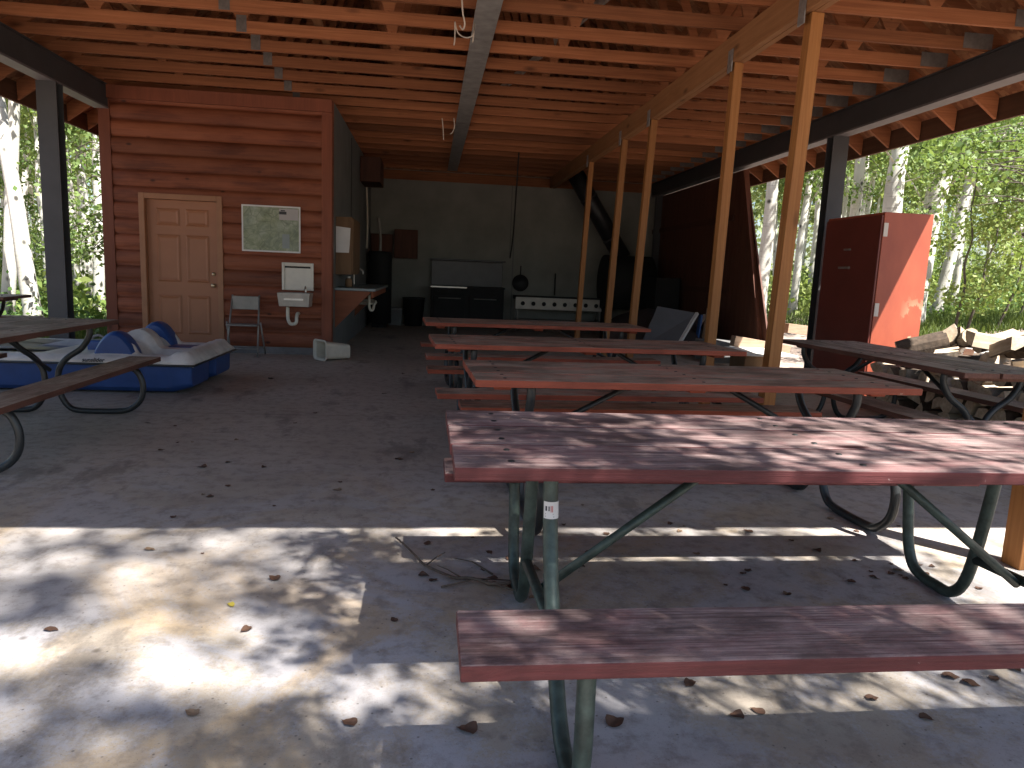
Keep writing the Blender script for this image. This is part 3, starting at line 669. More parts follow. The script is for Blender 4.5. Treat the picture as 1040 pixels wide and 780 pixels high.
# ------------------------------------------------------------------ picnic tables
LEN=2.44
def make_table(name,label,mat,pipe,kind='u',benches=(-1,1),group='picnic tables'):
    t=thing(name,label,'picnic table',(0,0,0),group)
    tp=MB(); w=.266; g_=.0115
    for k in range(3):
        y=-.414+k*(w+g_); dx=random.uniform(-.008,.008)
        tp.box(-LEN/2+dx,LEN/2+dx,y,y+w,.722,.76+random.uniform(-.001,.001))
    for x in (-LEN/2+.16,0,LEN/2-.16): tp.box(x-.045,x+.045,-.28,.28,.69,.7215)
    tp.build('tabletop',mat,t,bevel=.004)
    bo=MB()
    for x in (-LEN/2+.16,0,LEN/2-.16):
        for k in range(3):
            for q in (.07,.2):
                bo.lathe([(0,.0035),(.008,.003),(.011,0)],(x,-.414+k*(w+g_)+q,.7605),8)
    bo.build('bolt_heads',M['pipe_black'],t)['kind']='stuff'
    off=.745 if kind=='u' else .62
    for s in benches:
        MB().box(-LEN/2+random.uniform(-.01,.01),LEN/2,s*off-.13,s*off+.13,.411,.45).build('bench',mat,t,bevel=.004)
    r=.0235; xl=LEN/2-.305
    for sx in (-1,1):
        for s in (-1,1):
            if kind=='u' and s<0: pts=[(.185,.72),(.21,.55),(.29,.35),(.44,.14),(.53,.05),(.61,.0245),(.69,.03),(.76,.08),(.785,.16),(.785,.30),(.78,.409)]
            elif kind=='u': pts=[(.18,.72),(.19,.55),(.235,.25),(.275,.1),(.34,.032),(.42,.0245),(.50,.0245),(.58,.05),(.63,.14),(.655,.27),(.68,.409)]
            else: pts=[(.31,.715),(.305,.64),(.24,.54),(.13,.46),(.07,.38),(.05,.28),(.06,.17),(.12,.06),(.22,.0245),(.50,.0245),(.61,.05),(.69,.13),(.71,.24),(.68,.34),(.63,.385),(.55,.39)]
            MB().tube(smooth_path([(sx*xl,s*y,z) for y,z in pts],4),r,10).build('leg',pipe,t)
        if kind=='u': MB().tube([(sx*xl,-.35,.25),(sx*xl,.245,.22)],.02,8).build('crossbar',pipe,t)
        a=(sx*(xl-.02),0,.22 if kind=='u' else .36); b=(sx*.26,0,.70)
        MB().tube([a,b],.0165,8).build('brace',pipe,t)
    return t
def place(t,x,y,rot): t.location=(x,y,0); t.rotation_euler=(0,0,rot); return t
T1=place(make_table('picnic_table','nearest picnic table with sun spotted faded red boards and green pipe legs',M['table_a'],M['pipe_green'],'u'),1.30,2.30,0)
T2=place(make_table('picnic_table','second picnic table from the viewer, brown red boards behind the nearest one',M['table_b'],M['pipe_black'],'j',(1,)),1.44,3.96,R(1.6))
T3=place(make_table('picnic_table','third picnic table from the viewer, between the two middle rows',M['table_b'],M['pipe_black'],'j'),1.24,5.72,R(3))
T4=place(make_table('picnic_table','farthest picnic table, in front of the kitchen stoves',M['table_b'],M['pipe_black'],'j'),1.17,7.95,R(3))
RT=place(make_table('picnic_table','brown picnic table standing lengthwise beside the firewood stack',M['table_c'],M['pipe_black'],'j'),3.92,5.6,R(90+2))
LT=place(make_table('picnic_table','brown picnic table at the left edge in front of the pedal boat',M['table_c'],M['pipe_black'],'j'),-3.05,5.28,R(90))
OT=place(make_table('picnic_table','dark picnic table outside beyond the left steel post',M['table_c'],M['pipe_black'],'j'),-6.55,10.0,R(6)); OT.location.z=-.02
# maker's sticker on the nearest table's pipe
leg=[c for c in T1.children if c.name.startswith('leg')][0]
sk_=MB(); n_=7
xl=-(LEN/2-.305); yq=-.2035
for j in range(n_):
    a0=R(-150+j*120/n_+0); a1=R(-150+(j+1)*120/n_)
    ra=.0262
    sk_.add([(xl+ra*math.cos(a0),yq-.006+ra*math.sin(a0),.552),(xl+ra*math.cos(a1),yq-.006+ra*math.sin(a1),.552),(xl+ra*math.cos(a1),yq+.005+ra*math.sin(a1),.602),(xl+ra*math.cos(a0),yq+.005+ra*math.sin(a0),.602)],[(0,1,2,3)],True)
s1=sk_.build('sticker',M['paper'],leg)
mk=MB(); red=MB()
for (a0,a1,z0,z1,mb) in ((-135,-105,.575,.589,mk),(-98,-93,.572,.591,red),(-88,-83,.572,.591,red),(-135,-75,.557,.560,mk),(-135,-80,.565,.567,mk)):
    ra=.0268; a0,a1=R(a0),R(a1)
    mb.add([(xl+ra*math.cos(a0),yq-.006+(z0-.552)*.22+ra*math.sin(a0),z0),(xl+ra*math.cos(a1),yq-.006+(z0-.552)*.22+ra*math.sin(a1),z0),(xl+ra*math.cos(a1),yq-.006+(z1-.552)*.22+ra*math.sin(a1),z1),(xl+ra*math.cos(a0),yq-.006+(z1-.552)*.22+ra*math.sin(a0),z1)],[(0,1,2,3)])
mk.build('sticker_print',M['ink'],leg); red.build('sticker_stripes',plain('red_print',(.5,.08,.06),.6,0,0),leg)

# ------------------------------------------------------------------ pedal boat
pb=thing('pedal_boat','blue and white pedal boat parked on the concrete by the store room','boat',(-3.4,8.1,0))
BX0,BX1=-4.75,-2.27; BY0,BY1=7.16,8.62
def hull(y0,y1):
    secs=[]; N=14; yc=(y0+y1)/2; hw=(y1-y0)/2
    for i in range(N+1):
        t=i/N; x=BX0+(BX1-BX0)*t; e=max(0,(t-.92)/.08); k=1-e**2*.10; zlo=.015+.05*e**2
        secs.append([(x,yc-hw*.80*k,zlo),(x,yc+hw*.80*k,zlo),(x,yc+hw*.93*k,.06+.03*e),(x,yc+hw*k,.30),(x,yc-hw*k,.30),(x,yc-hw*.93*k,.06+.03*e)])
    mb=MB(); vs=[p for s_ in secs for p in s_]; fs=[(i*6+j,i*6+(j+1)%6,(i+1)*6+(j+1)%6,(i+1)*6+j) for i in range(N) for j in range(6)]
    fs+=[tuple(range(6)),tuple(N*6+j for j in range(6))]; mb.add(vs,fs); return mb
hull(BY0,BY0+.66).build('pontoon',M['boat_blue'],pb,bevel=.018)
hull(BY1-.66,BY1).build('pontoon',M['boat_blue'],pb,bevel=.018)
MB().box(BX0+.1,BX1-.30,BY0+.6,BY1-.6,.16,.29).build('hull_bridge',M['boat_blue'],pb)
dk=MB(); NX,NY=60,44
def sst(a,b,v):
    q=min(1,max(0,(v-a)/(b-a))); return q*q*(3-2*q)
HX0,HX1=.63,.785   # transverse seat hump
def deck_z(x,ty):
    y=abs(ty*2-1); z=.365-.05*max(0,(y-.88)/.12)**1.6
    d=abs(ty-.5)
    well=sst(.67,.70,x)*(1-sst(.86,.90,x))*sst(.07,.10,d)*(1-sst(.33,.38,d)); z-=.11*well
    rear=sst(.08,.12,x)*(1-sst(.40,.44,x))*(1-sst(.34,.40,d)); z-=.07*rear
    z+=.045*sst(.90,.93,x)*(1-sst(.965,.995,x))*(1-sst(.42,.48,d))      # raised bow coaming
    z+=.012*math.sin(x*61)*math.sin(ty*37)*sst(.88,.95,x)
    z-=.045*sst(.97,1.0,x)
    if HX0<x<HX1:
        c=(x-HX0)/(HX1-HX0); z+=.20*(math.sin(math.pi*c)**.65)*(1-sst(.37,.43,d))
    return z
vs=[(BX0-.03+(BX1-BX0+.07)*i/NX, BY0-.03+(BY1-BY0+.06)*j/NY, deck_z(i/NX,j/NY)) for i in range(NX+1) for j in range(NY+1)]
w=NY+1
dk.add(vs,[(i*w+j,(i+1)*w+j,(i+1)*w+j+1,i*w+j+1) for i in range(NX) for j in range(NY)],True)
rim=[i*w for i in range(NX+1)]+[NX*w+j for j in range(1,NY+1)]+[i*w+NY for i in range(NX-1,-1,-1)]+[j for j in range(NY-1,0,-1)]
b0=len(dk.v); dk.v+=[(dk.v[i][0],dk.v[i][1],.285) for i in rim]; nr=len(rim)
dk.f+=[(rim[i],rim[(i+1)%nr],b0+(i+1)%nr,b0+i) for i in range(nr)]; dk.sm+=[False]*nr
dk.build('deck',M['boat_white'],pb)
MB().tube([(BX0-.03,BY0-.034,.287),(BX1+.035,BY0-.034,.287),(BX1+.044,BY0-.02,.287),(BX1+.044,BY1+.03,.287)],.011,8).build('rub_rail',M['pipe_black'],pb)
hx0=BX0+(BX1-BX0)*HX0; hx1=BX0+(BX1-BX0)*HX1
def dome(y0,y1,h):
    n=18; poly=[(hx0-.015+(hx1-hx0+.03)*i/n, .33+h*(math.sin(math.pi*i/n)**.72)) for i in range(n+1)]
    mb=MB(); sec=[]
    for (y,k) in ((y0,.86),(y0+.03,.97),(y0+.07,1),(y1-.07,1),(y1-.03,.97),(y1,.86)):
        cx=(hx0+hx1)/2; sec.append([(cx+(x-cx)*k,y,.33+(z-.33)*k) for x,z in poly])
    m_=n+1; vs=[p for q in sec for p in q]
    mb.add(vs,[(i*m_+j,i*m_+j+1,(i+1)*m_+j+1,(i+1)*m_+j) for i in range(5) for j in range(n)],True)
    mb.add(sec[0],[tuple(range(m_))]); mb.add(sec[-1],[tuple(range(m_))])
    mb.build('paddle_cover',M['boat_blue'],pb)
dome(BY0+.08,BY0+.30,.255); dome(BY1-.34,BY1-.08,.275)
MB().box(hx1+.03,BX1-.18,BY1-.62,BY1-.36,.30,.372).build('well_liner',M['boat_blue'],pb,bevel=.015)
MB().box(hx0-.2,hx0-.06,BY0+.42,BY0+.6,.33,.46).build('deck_hatch',M['boat_blue'],pb,bevel=.02)
for yc in (BY0+.55,BY1-.6):
    MB().add([(-4.30,yc-.24,.40),(-4.30,yc+.24,.40),(-3.90,yc+.24,.38),(-3.90,yc-.24,.38),(-4.45,yc-.22,.62),(-4.45,yc+.22,.62),(-4.55,yc+.22,.34),(-4.55,yc-.22,.34)],[(0,1,2,3),(0,4,5,1),(4,7,6,5),(0,3,7,4),(1,5,6,2)]).build('seat',M['boat_grey'],pb,bevel=.02)
# hand lines, tiller
MB().tube(smooth_path([(-3.5,7.9,.36),(-3.47,7.9,.45),(-3.40,7.9,.48),(-3.33,7.9,.44)]),.014,8).build('tiller',M['boat_grey'],pb)
cur=bpy.data.curves.new('lettering','FONT'); cur.body='sunslider'; cur.size=.055; cur.extrude=.001; cur.shear=.3; cur.offset=.0012
to=bpy.data.objects.new('lettering_tmp',cur); COL.objects.link(to)
dg=bpy.context.evaluated_depsgraph_get(); tme_=bpy.data.meshes.new_from_object(to.evaluated_get(dg)); bpy.data.objects.remove(to)
p=aty(83,369,BY0-.035)
tme_.transform(Matrix.Translation(Vector((p.x,BY0-.0335,.306))-Vector(ORIG[pb.name]))@Matrix.Rotation(R(90),4,'X'))
tme_.name='lettering'; link('lettering',tme_,M['ink'],pb)

# ------------------------------------------------------------------ cabinet
cbx=thing('storage_cabinet','tall red cabinet beside the right steel post, half in sun','cabinet',(5.32,8.3,0))
ca0,ca1,cy0,cy1,cz=5.06,5.655,7.75,8.92,2.15
MB().box(ca0,ca1,cy0,cy1,.03,cz).build('cabinet_body',M['cab_red'],cbx,bevel=.006)
dr=MB().box(ca0-.024,ca0-.002,cy0+.01,cy1-.01,.06,cz-.03).build('cabinet_door',M['cab_dark'],cbx,bevel=.005)
MB().box(ca0-.05,ca0-.026,8.28,8.5,1.52,1.545).box(ca0-.05,ca0-.026,8.30,8.42,1.74,1.76).build('handle',M['grey_metal'],dr)
for z in (1.88,.98): MB().box(ca0+.002,ca0+.052,cy0-.010,cy0-.001,z,z+.15).build('hinge',M['board_white'],cbx)
MB().box(ca0,ca1,cy0,cy1,0,.029).build('plinth',M['dark_plank'],cbx)

# ------------------------------------------------------------------ firewood stack
def log_mesh(kind,seed):
    rng=random.Random(seed); L=rng.uniform(.38,.48); rad=rng.uniform(.085,.125)
    if kind=='round': ang=[2*math.pi*i/10 for i in range(10)]; prof=[(rad*.85*math.cos(a)*(1+rng.uniform(-.06,.06)),rad*.85*math.sin(a)*(1+rng.uniform(-.06,.06)),1) for a in ang]
    else:
        span=math.pi*(.55 if kind=='quarter' else 1.0); k=7
        prof=[(rad*1.15*math.cos(span*i/k)*(1+rng.uniform(-.06,.06)),rad*1.15*math.sin(span*i/k)*(1+rng.uniform(-.06,.06)),1) for i in range(k+1)]
        if kind=='quarter': prof.append((rng.uniform(-.012,.012),rng.uniform(-.012,.012),0))
        c=(sum(p[0] for p in prof)/len(prof),sum(p[1] for p in prof)/len(prof)); prof=[(a-c[0],b-c[1],d) for a,b,d in prof]
    n=len(prof); S=4; mb=MB(); vs=[]
    for i in range(S+1):
        x=-L/2+L*i/S
        for a,b,_ in prof: vs.append((x,a*(1+rng.uniform(-.05,.05)),b*(1+rng.uniform(-.05,.05))))
    me=bpy.data.meshes.new('firewood_log'); fs=[]; mi=[]
    for i in range(S):
        for j in range(n):
            fs.append((i*n+j,i*n+(j+1)%n,(i+1)*n+(j+1)%n,(i+1)*n+j))
            isbark = kind=='round' or (kind=='half' and j<n-1) or (kind=='quarter' and j<n-2)
            mi.append(0 if isbark else 1)
    fs+=[tuple(range(n)),tuple(S*n+j for j in range(n-1,-1,-1))]; mi+=[1,1]
    me.from_pydata(vs,[],fs); me.materials.append(M['bark'] if seed%3 else M['bark_pale']); me.materials.append(M['split'])
    me.polygons.foreach_set('material_index',mi)
    bm=bmesh.new(); bm.from_mesh(me); bmesh.ops.recalc_face_normals(bm,faces=bm.faces); bm.to_mesh(me); bm.free()
    return me
kinds=[('round',1),('half',2),('quarter',3),('half',4),('quarter',5),('quarter',6),('round',9),('half',7)]
logs=[(k_,log_mesh(k_,s_)) for k_,s_ in kinds]
rng=random.Random(5)
LAB={'round':'round bark covered firewood log in the stack','half':'half split firewood log with pale face in the stack','quarter':'wedge split firewood log with pale faces in the stack'}
def put_log(x,y,z,rot,k=None):
    kd,me=logs[k if k is not None else rng.randrange(len(logs))]
    o=bpy.data.objects.new('firewood_log',me); COL.objects.link(o); o.location=(x,y,z); o.rotation_euler=rot
    return tag(o,LAB[kd],'firewood',kd+' firewood logs in the stack')
for row,(xc) in enumerate((5.08,5.54)):
    y=4.0
    while y<7.45:
        h=rng.choice((3,4)) if row==0 else rng.choice((4,4,5))
        if y>6.7: h=3
        for l in range(h):
            if row==1 and l==0 and y>5.0: pass
            put_log(xc+rng.uniform(-.06,.06),y+(l%2)*.08+rng.uniform(-.01,.01),.09+l*.158+rng.uniform(-.008,.008),(rng.uniform(0,6.28),rng.uniform(-.04,.04),rng.choice((0,math.pi))+rng.uniform(-.08,.08)))
        y+=.185
for i in range(24):  # loose jumble on top
    xx=rng.uniform(5.15,5.7); yy=rng.uniform(4.2,7.35); zz=.09+ (4.3 if xx>5.3 else 3.55)*.158
    put_log(xx,yy,zz+rng.uniform(0,.05),(rng.uniform(0,6.28),rng.uniform(-.35,.35),rng.uniform(-1.5,1.5)))

# sunlit trestle of pale boards behind the pile
tr=thing('low_trestle','pale board trestle behind the firewood stack in full sun','trestle',(6.4,7.2,0))
MB().box(6.05,7.15,7.35,7.6,.63,.67).build('trestle_board',M['board_white'],tr)
for x in (6.12,7.08): MB().box(x-.04,x+.04,7.40,7.55,-.1,.628).build('trestle_leg',M['board_white'],tr)

# timbers and boards around the right posts
a=aty(744,346,10.9); b=aty(800,356,11.0)
tag(MB().beam(a,b,.14,.17).build('timber',M['timber'],bevel=.006),'thick weathered timber with its end towards the room behind the front yellow prop','timber')
a=aty(798,333,11.6); b=aty(822,336,11.8)
tag(MB().beam(a,b,.12,.16).build('timber',M['timber'],bevel=.006),'short brown timber beside the red cabinet foot','timber')
tag(MB().box(4.55,5.35,11.15,11.9,0,.33).build('masonry_block',M['foundation'],bevel=.015),'grey masonry block near the foot of the plank wall','block')
tag(MB().obox((4.98,10.45,.27),(.95,.8,.02),eul(R(3),R(1),R(12))).build('loose_panel',M['board_white'],bevel=.003),'white loose panel lying level in the sun behind the front yellow prop','panel')
tag(MB().box(4.7,5.25,10.2,10.75,0,.245).build('panel_crate',M['plywood'],bevel=.01),'low plywood crate under the white loose panel','crate')
def slab(pxs,Y0,Y1,lab):
    A=aty(*pxs[0],Y0); B=aty(*pxs[1],Y0); C_=aty(*pxs[2],Y1); D_=aty(*pxs[3],Y1)
    t_=thing('folded_tabletop',lab,'panel',tuple((A+B)/2)); n_=(B-A).cross(D_-A).normalized()*.035
    MB().add([A,B,C_,D_,A-n_,B-n_,C_-n_,D_-n_],[(0,1,2,3),(4,7,6,5),(0,4,5,1),(1,5,6,2),(2,6,7,3),(3,7,4,0)]).build('panel_face',M['panel_dark'],t_)
    MB().beam(B,C_,.05,.05).build('edge_strip',M['board_white'],t_)
M['panel_dark']=plain('dark_grey_laminate',(.055,.05,.05),.5,0,.2,3)
slab([(650,352),(688,352),(708,318),(668,311)],12.0,12.3,'dark folded tabletop with pale edge leaning by the second yellow prop, front one')
slab([(690,352),(699,352),(716,320),(706,318)],12.4,12.7,'dark folded tabletop with pale edge leaning by the second yellow prop, rear one')
sh_=MB(); A=aty(652,345,13.2); B=aty(712,345,12.6); 
pts=[(3.2+.25*i, 13.0-.06*i+.05*math.sin(i*1.7), [.45,.62,.72,.78,.76,.70,.58,.42][i]) for i in range(8)]
vs=[]; 
for (x,y,z) in pts: vs+= [(x,y,z),(x+.03,y-.35,z*.55),(x+.05,y-.6,.02)]
sh_.add(vs,[(i*3+j,i*3+j+1,(i+1)*3+j+1,(i+1)*3+j) for i in range(7) for j in range(2)],True)
vs2=[(x,y+.4,.02) for x,y,z in pts]; b0=len(sh_.v); sh_.v+=vs2; sh_.f+=[(i*3,(i+1)*3,b0+i+1,b0+i) for i in range(7)]; sh_.sm+=[True]*7
tag(sh_.build('dark_tarp',M['tarp']),'dark tarp heaped over something low near the back right posts','tarp')
tag(MB().obox((4.75,12.3,.36),(.03,.10,.72),eul(0,R(6),R(10))).build('blue_panel',M['blue_obj'],bevel=.01),'blue plastic panel standing behind the second yellow prop','panel')
tag(MB().obox((4.86,12.25,.42),(.03,.12,.84),eul(0,R(6),R(10))).build('upright_board',M['timber'],bevel=.005),'pale upright board next to the blue plastic panel','board')

# ------------------------------------------------------------------ cords under the trusses
def cord(pts,r,lab):
    tag(MB().tube(smooth_path(pts,5),r,6).build('dangling_cord',M['cord']),lab,'rope')
c=lambda u,v,y: aty(u,v,y)
cord([c(469,-6,6.4),c(470,12,6.4),c(472,24,6.4),c(470,30,6.42),c(467,26,6.45)],.007,'pale cord with a hooked end hanging near the top centre trusses')
cord([c(462,22,6.9),c(462,38,6.9),c(461,46,6.9)],.006,'short straight pale cord left of the looped cord')
cord([c(462,22,6.9),c(465,33,6.9),c(472,38,6.9),c(480,36,6.9),c(482,24,6.9)],.006,'pale looped cord slung below a near truss')
cord([c(482,24,6.9),c(481,36,6.9),c(480,43,6.9)],.006,'short pale cord right of the looped cord')
cord([c(449,120,10.6),c(450,130,10.6),c(450.5,142,10.6)],.007,'pale straight cord hanging from the middle trusses')
cord([c(461,120,10.6),c(461.5,129,10.6),c(459,135,10.6),c(457,136,10.6)],.007,'pale bent cord hanging from the middle trusses')

# ------------------------------------------------------------------ floor litter
def leaf_mesh(seed):
    r=random.Random(seed); n=16; out=[]; L=r.uniform(.026,.036); W=L*r.uniform(.62,.85); c1=r.uniform(4,16); c2=r.uniform(-10,16); ph=r.random()*6
    for i in range(n):
        t=2*math.pi*i/n; x=L*math.cos(t); y=W*math.sin(t)*(1-.35*math.cos(t))*(1+.07*math.sin(5*t+ph)); x*=1.25 if abs(t)<.2 else 1
        out.append((x,y,.004+abs(c1*y*y+c2*x*y+.003*math.sin(3*t+ph))))
    k=len(out); out+=[(x*.5,y*.5,.003+.35*(z-.004)) for x,y,z in out]; out.append((0,0,.003)); tip=len(out)
    out+=[(-L*1.5,.0012,.004),(-L*1.5,-.0012,.004)]
    fs=[(i,(i+1)%n,k+(i+1)%n,k+i) for i in range(n)]+[(k+i,k+(i+1)%n,2*n) for i in range(n)]+[(tip,tip+1,n//2)]
    me=bpy.data.meshes.new('dead_leaf'); me.from_pydata(out,[],fs); me.polygons.foreach_set('use_smooth',[True]*len(fs))
    return me
LM=[]
for i in range(9):
    me=leaf_mesh(i+20); me.materials.append(M['leaf_dead'][(0,0,1,0,1,0,0,1,2)[i]]); LM.append(me)
LN=['dark brown','dark brown','tan','dark brown','tan','dark brown','dark brown','tan','yellow']
spots=[(195,725,2),(400,630,0),(52,640,0),(475,742,0),(770,723,0),(748,728,0),(755,583,0),(760,580,0),(885,710,0),(965,688,0),(985,695,0),(700,695,0),(905,583,1),(920,588,1),(912,580,4),(800,604,0),(830,560,0),(868,570,0),(760,540,0),(660,520,0),(690,540,2),(235,615,8),(345,490,0),(343,498,2),(213,505,0),(320,420,0),(300,430,0),(405,467,0),(418,460,2),(150,430,0),(430,585,5),(440,590,0),(280,588,0),(590,575,0),(250,640,1),(1010,690,1),(1030,680,0),(940,730,0),(625,735,0),(820,640,0),(268,475,0),(232,470,0),(180,450,0),(390,400,0),(410,380,0),(275,385,0),(205,475,0),(355,735,1),(870,540,1),(843,527,4),(700,480,0)]
for u,v,k in spots:
    p=atz(u,v,.0)
    if p.y<0 or p.y>12: continue
    o=bpy.data.objects.new('dead_leaf',LM[k if k in (2,8,4,1) else random.choice((0,1,3,5,6))]); COL.objects.link(o)
    i=LM.index(o.data); o.location=(p.x,p.y,.001); o.rotation_euler=(0,0,random.uniform(0,6.28)); s_=random.uniform(.5,.85); o.scale=(s_,s_,s_)
    tag(o,f'{LN[i]} curled dead leaf lying on the concrete floor','leaf',LN[i]+' dead leaves on the floor')
for i in range(62):
    if i<14: u,v=random.gauss(520,16),random.gauss(588,16)
    elif i<26: u,v=random.gauss(915,26),random.gauss(582,9)
    elif i<34: u,v=random.uniform(470,1000),random.uniform(492,600)
    else: u,v=random.uniform(150,760),random.uniform(395,600)
    p=atz(u,v); k=random.choice((0,1,3,5,6,2)); o=bpy.data.objects.new('dead_leaf',LM[k]); COL.objects.link(o); o.location=(p.x,p.y,.001); o.rotation_euler=(0,0,random.uniform(0,6.28)); s_=random.uniform(.3,.75); o.scale=(s_,s_,s_)
    tag(o,f'{LN[k]} curled dead leaf lying on the concrete floor','leaf',LN[k]+' dead leaves on the floor')
tw=smooth_path([atz(402,549),atz(425,572),atz(448,587),atz(480,593),atz(512,598),atz(528,592)],6)
for p in tw: p.z=.014+.01*abs(math.sin(p.x*23))
tw_=MB().tube(tw,[.009-.005*i/len(tw) for i in range(len(tw))][::-1],7)
for (i,dx,dy) in ((8,.05,.07),(16,-.06,.06),(22,.05,-.08),(12,.02,-.06)):
    q=tw[i]; tw_.tube([q,q+Vector((dx,dy,.012)),q+Vector((dx*1.7,dy*1.4,.02))],[.004,.003,.002],5)
tag(tw_.build('fallen_twig',M['twig']),'thin curved dead twig on the floor by the nearest table legs','twig')
for (u,v,L_,a,lab) in ((448,598,.3,.2,'short dry twig beside the nearest table leg'),(500,585,.24,2.3,'dry forked twig under the nearest table'),):
    p=atz(u,v); d=Vector((math.cos(a),math.sin(a),0))*L_
    tag(MB().tube([p+Vector((0,0,.008)),p+d*.5+Vector((0,.02,.02)),p+d+Vector((0,0,.008))],[.005,.004,.002],6).build('dry_twig',M['twig']),lab,'twig')

# ------------------------------------------------------------------ trees
def leaves(centers, size, rng, flat=.5):
    """numpy: one 4-vertex leaf per centre"""
    n=len(centers); nrm=rng.normal(size=(n,3)); nrm[:,2]+=flat; nrm/=np.linalg.norm(nrm,axis=1)[:,None]
    a=rng.normal(size=(n,3)); a-=nrm*(a*nrm).sum(1)[:,None]; a/=np.linalg.norm(a,axis=1)[:,None]; b=np.cross(nrm,a)
    s=(size*rng.uniform(.6,1.3,n))[:,None]
    v=np.stack([centers-a*s, centers-b*s*.62+nrm*s*.12, centers+a*s, centers+b*s*.62+nrm*s*.12],1)
    return v.reshape(-1,3)
def leaf_mesh_np(name,verts,mat):
    n=len(verts)//4; me=bpy.data.meshes.new(name); me.vertices.add(len(verts)); me.vertices.foreach_set('co',verts.astype(np.float32).ravel())
    me.loops.add(4*n); me.loops.foreach_set('vertex_index',np.arange(4*n,dtype=np.int32)); me.polygons.add(n)
    me.polygons.foreach_set('loop_start',np.arange(0,4*n,4,dtype=np.int32)); me.polygons.foreach_set('loop_total',np.full(n,4,dtype=np.int32)); me.update(calc_edges=True)
    me.materials.append(mat); return me
def crown_pts(rng,z0,z1,rad,nclump,per,spread):
    pts=[]; br=[]
    for k in range(nclump):
        z=z0+(z1-z0)*rng.random()**1.3; t=(z-z0)/(z1-z0); rr_=rad*(math.sin(math.pi*min(1,.12+t*.88))**.6)*(.35+.65*rng.random()); a=rng.random()*6.283
        c=np.array([rr_*math.cos(a),rr_*math.sin(a),z]); br.append(c)
        pts.append(c+rng.normal(size=(per,3))*np.array([spread,spread,spread*.6])*rng.uniform(.6,1.2))
    return np.concatenate(pts),br
def trunk_mb(h,r,seed,br,bend=.25):
    rng=random.Random(seed); ax,ay=rng.uniform(-1,1)*bend,rng.uniform(-1,1)*bend
    pts=[(ax*math.sin(3*i/9)*.6+.04*rng.uniform(-1,1), ay*math.sin(2.2*i/9)*.6+.04*rng.uniform(-1,1), -.25+(h+.25)*i/9) for i in range(10)]
    pts[0]=(0,0,-.25); path=smooth_path(pts,3); n=len(path)
    mb=MB().tube(path,[r*(1.25 if i<2 else 1)*(1-.8*i/(n-1)) for i in range(n)],10)
    for c in br[::5]:
        z=max(1.0,c[2]-rng.uniform(.5,1.3)); i=min(n-1,int((z+.25)/(h+.25)*(n-1))); p=path[i]
        mb.tube([p,p.lerp(Vector(c),.55)+Vector((0,0,.12)),Vector(c)],[r*.11,r*.06,.004],5)
    return mb.mesh('trunk')
rngn=np.random.default_rng(3)
ASP=[]   # (trunk mesh, crown mesh) variants: tall aspens
for i in range(6):
    h=rngn.uniform(11,14); p,br=crown_pts(rngn,4.0 if i%2 else 5.0,h,rngn.uniform(1.5,2.1),40,66,.30)
    ASP.append((trunk_mb(h,.15,i,br),leaf_mesh_np('crown',leaves(p,.07,rngn),M['leaf'] if i%3 else M['leaf_y'])))
ASPF=[]  # trees far back: same build with broader leaf tufts
for i in range(5):
    h=rngn.uniform(11,14); p,br=crown_pts(rngn,4.6,h,rngn.uniform(1.6,2.2),34,44,.36)
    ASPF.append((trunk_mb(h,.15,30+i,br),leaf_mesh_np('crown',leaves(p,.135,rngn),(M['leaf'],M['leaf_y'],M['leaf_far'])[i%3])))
SAP=[]
for i in range(5):
    h=rngn.uniform(3.4,5.2); p,br=crown_pts(rngn,.9,h,rngn.uniform(.8,1.2),26,42,.22)
    SAP.append((trunk_mb(h,.035,50+i,br,.5),leaf_mesh_np('crown',leaves(p,.055,rngn),(M['leaf_y'],M['leaf'],M['leaf'])[i%3])))
def tree(kind,x,y,label,group=None,scale=1,lean=(0,0),thick=1,var=None,crown=True):
    A=(ASPF if y>24 and var is None else ASP) if kind=='aspen_tree' else SAP; k=var if var is not None else random.randrange(len(A)); tm,cm=A[k]
    o=bpy.data.objects.new(kind,None); o.empty_display_size=.1; COL.objects.link(o); o.location=(x,y,gz(x,y)); o.scale=(scale*thick,scale*thick,scale)
    o.rotation_euler=(lean[1],lean[0],0)
    tag(o,label,'tree',group)
    a=math.pi*2*random.random()
    t_=link('trunk',tm,M['aspen'] if kind=='aspen_tree' else M['stem'],o)
    if crown:
        c_=link('crown',cm,None,o); 
        if thick!=1: c_.scale=(1/thick,1/thick,1)
    return o
# named trunks placed where the photograph shows them
def tree_px(u,v,Y,label,width,lean=0,scale=1,var=0,crown=True):
    p=aty(u,v,Y); d=Y; wpx=width; r=wpx/F*Y/2
    return tree('aspen_tree',p.x,p.y,label,None,scale,(lean,0),max(.5,r/.14/scale),var,crown)
tree_px(34,300,14,'thick white aspen trunk leaning left at the far left opening',15,-.13,1,0)
tree_px(100,300,17,'pale aspen close to the red corner board on the left',10,.05,1,1)
tree_px(84,300,20,'slim pale aspen between the left steel post and the store room',8,-.06,1,3)
tree_px(3,300,15,'pale aspen cut by the left picture edge',12,.06,1,2)
tree_px(776,280,19,'grey spotted aspen trunk between the plank wall and front yellow prop',15,.0,1,4)
tree_px(903,290,17,'thick pale aspen rising behind the red cabinet',23,.03,1.05,1)
tree_px(930,290,18,'thick aspen leaning right behind the red cabinet',20,.10,1.05,5)
tree_px(952,300,20,'slimmer aspen leaning right beyond the red cabinet',12,.12,1,2)
tree_px(968,300,22,'slender aspen right of the red cabinet',8,.04,1,3)
tree_px(806,300,23,'slender aspen between the front yellow prop and the right steel post',8,.03,1,5)
tree_px(866,300,24,'slender aspen just right of the right steel post',9,-.03,1,0)
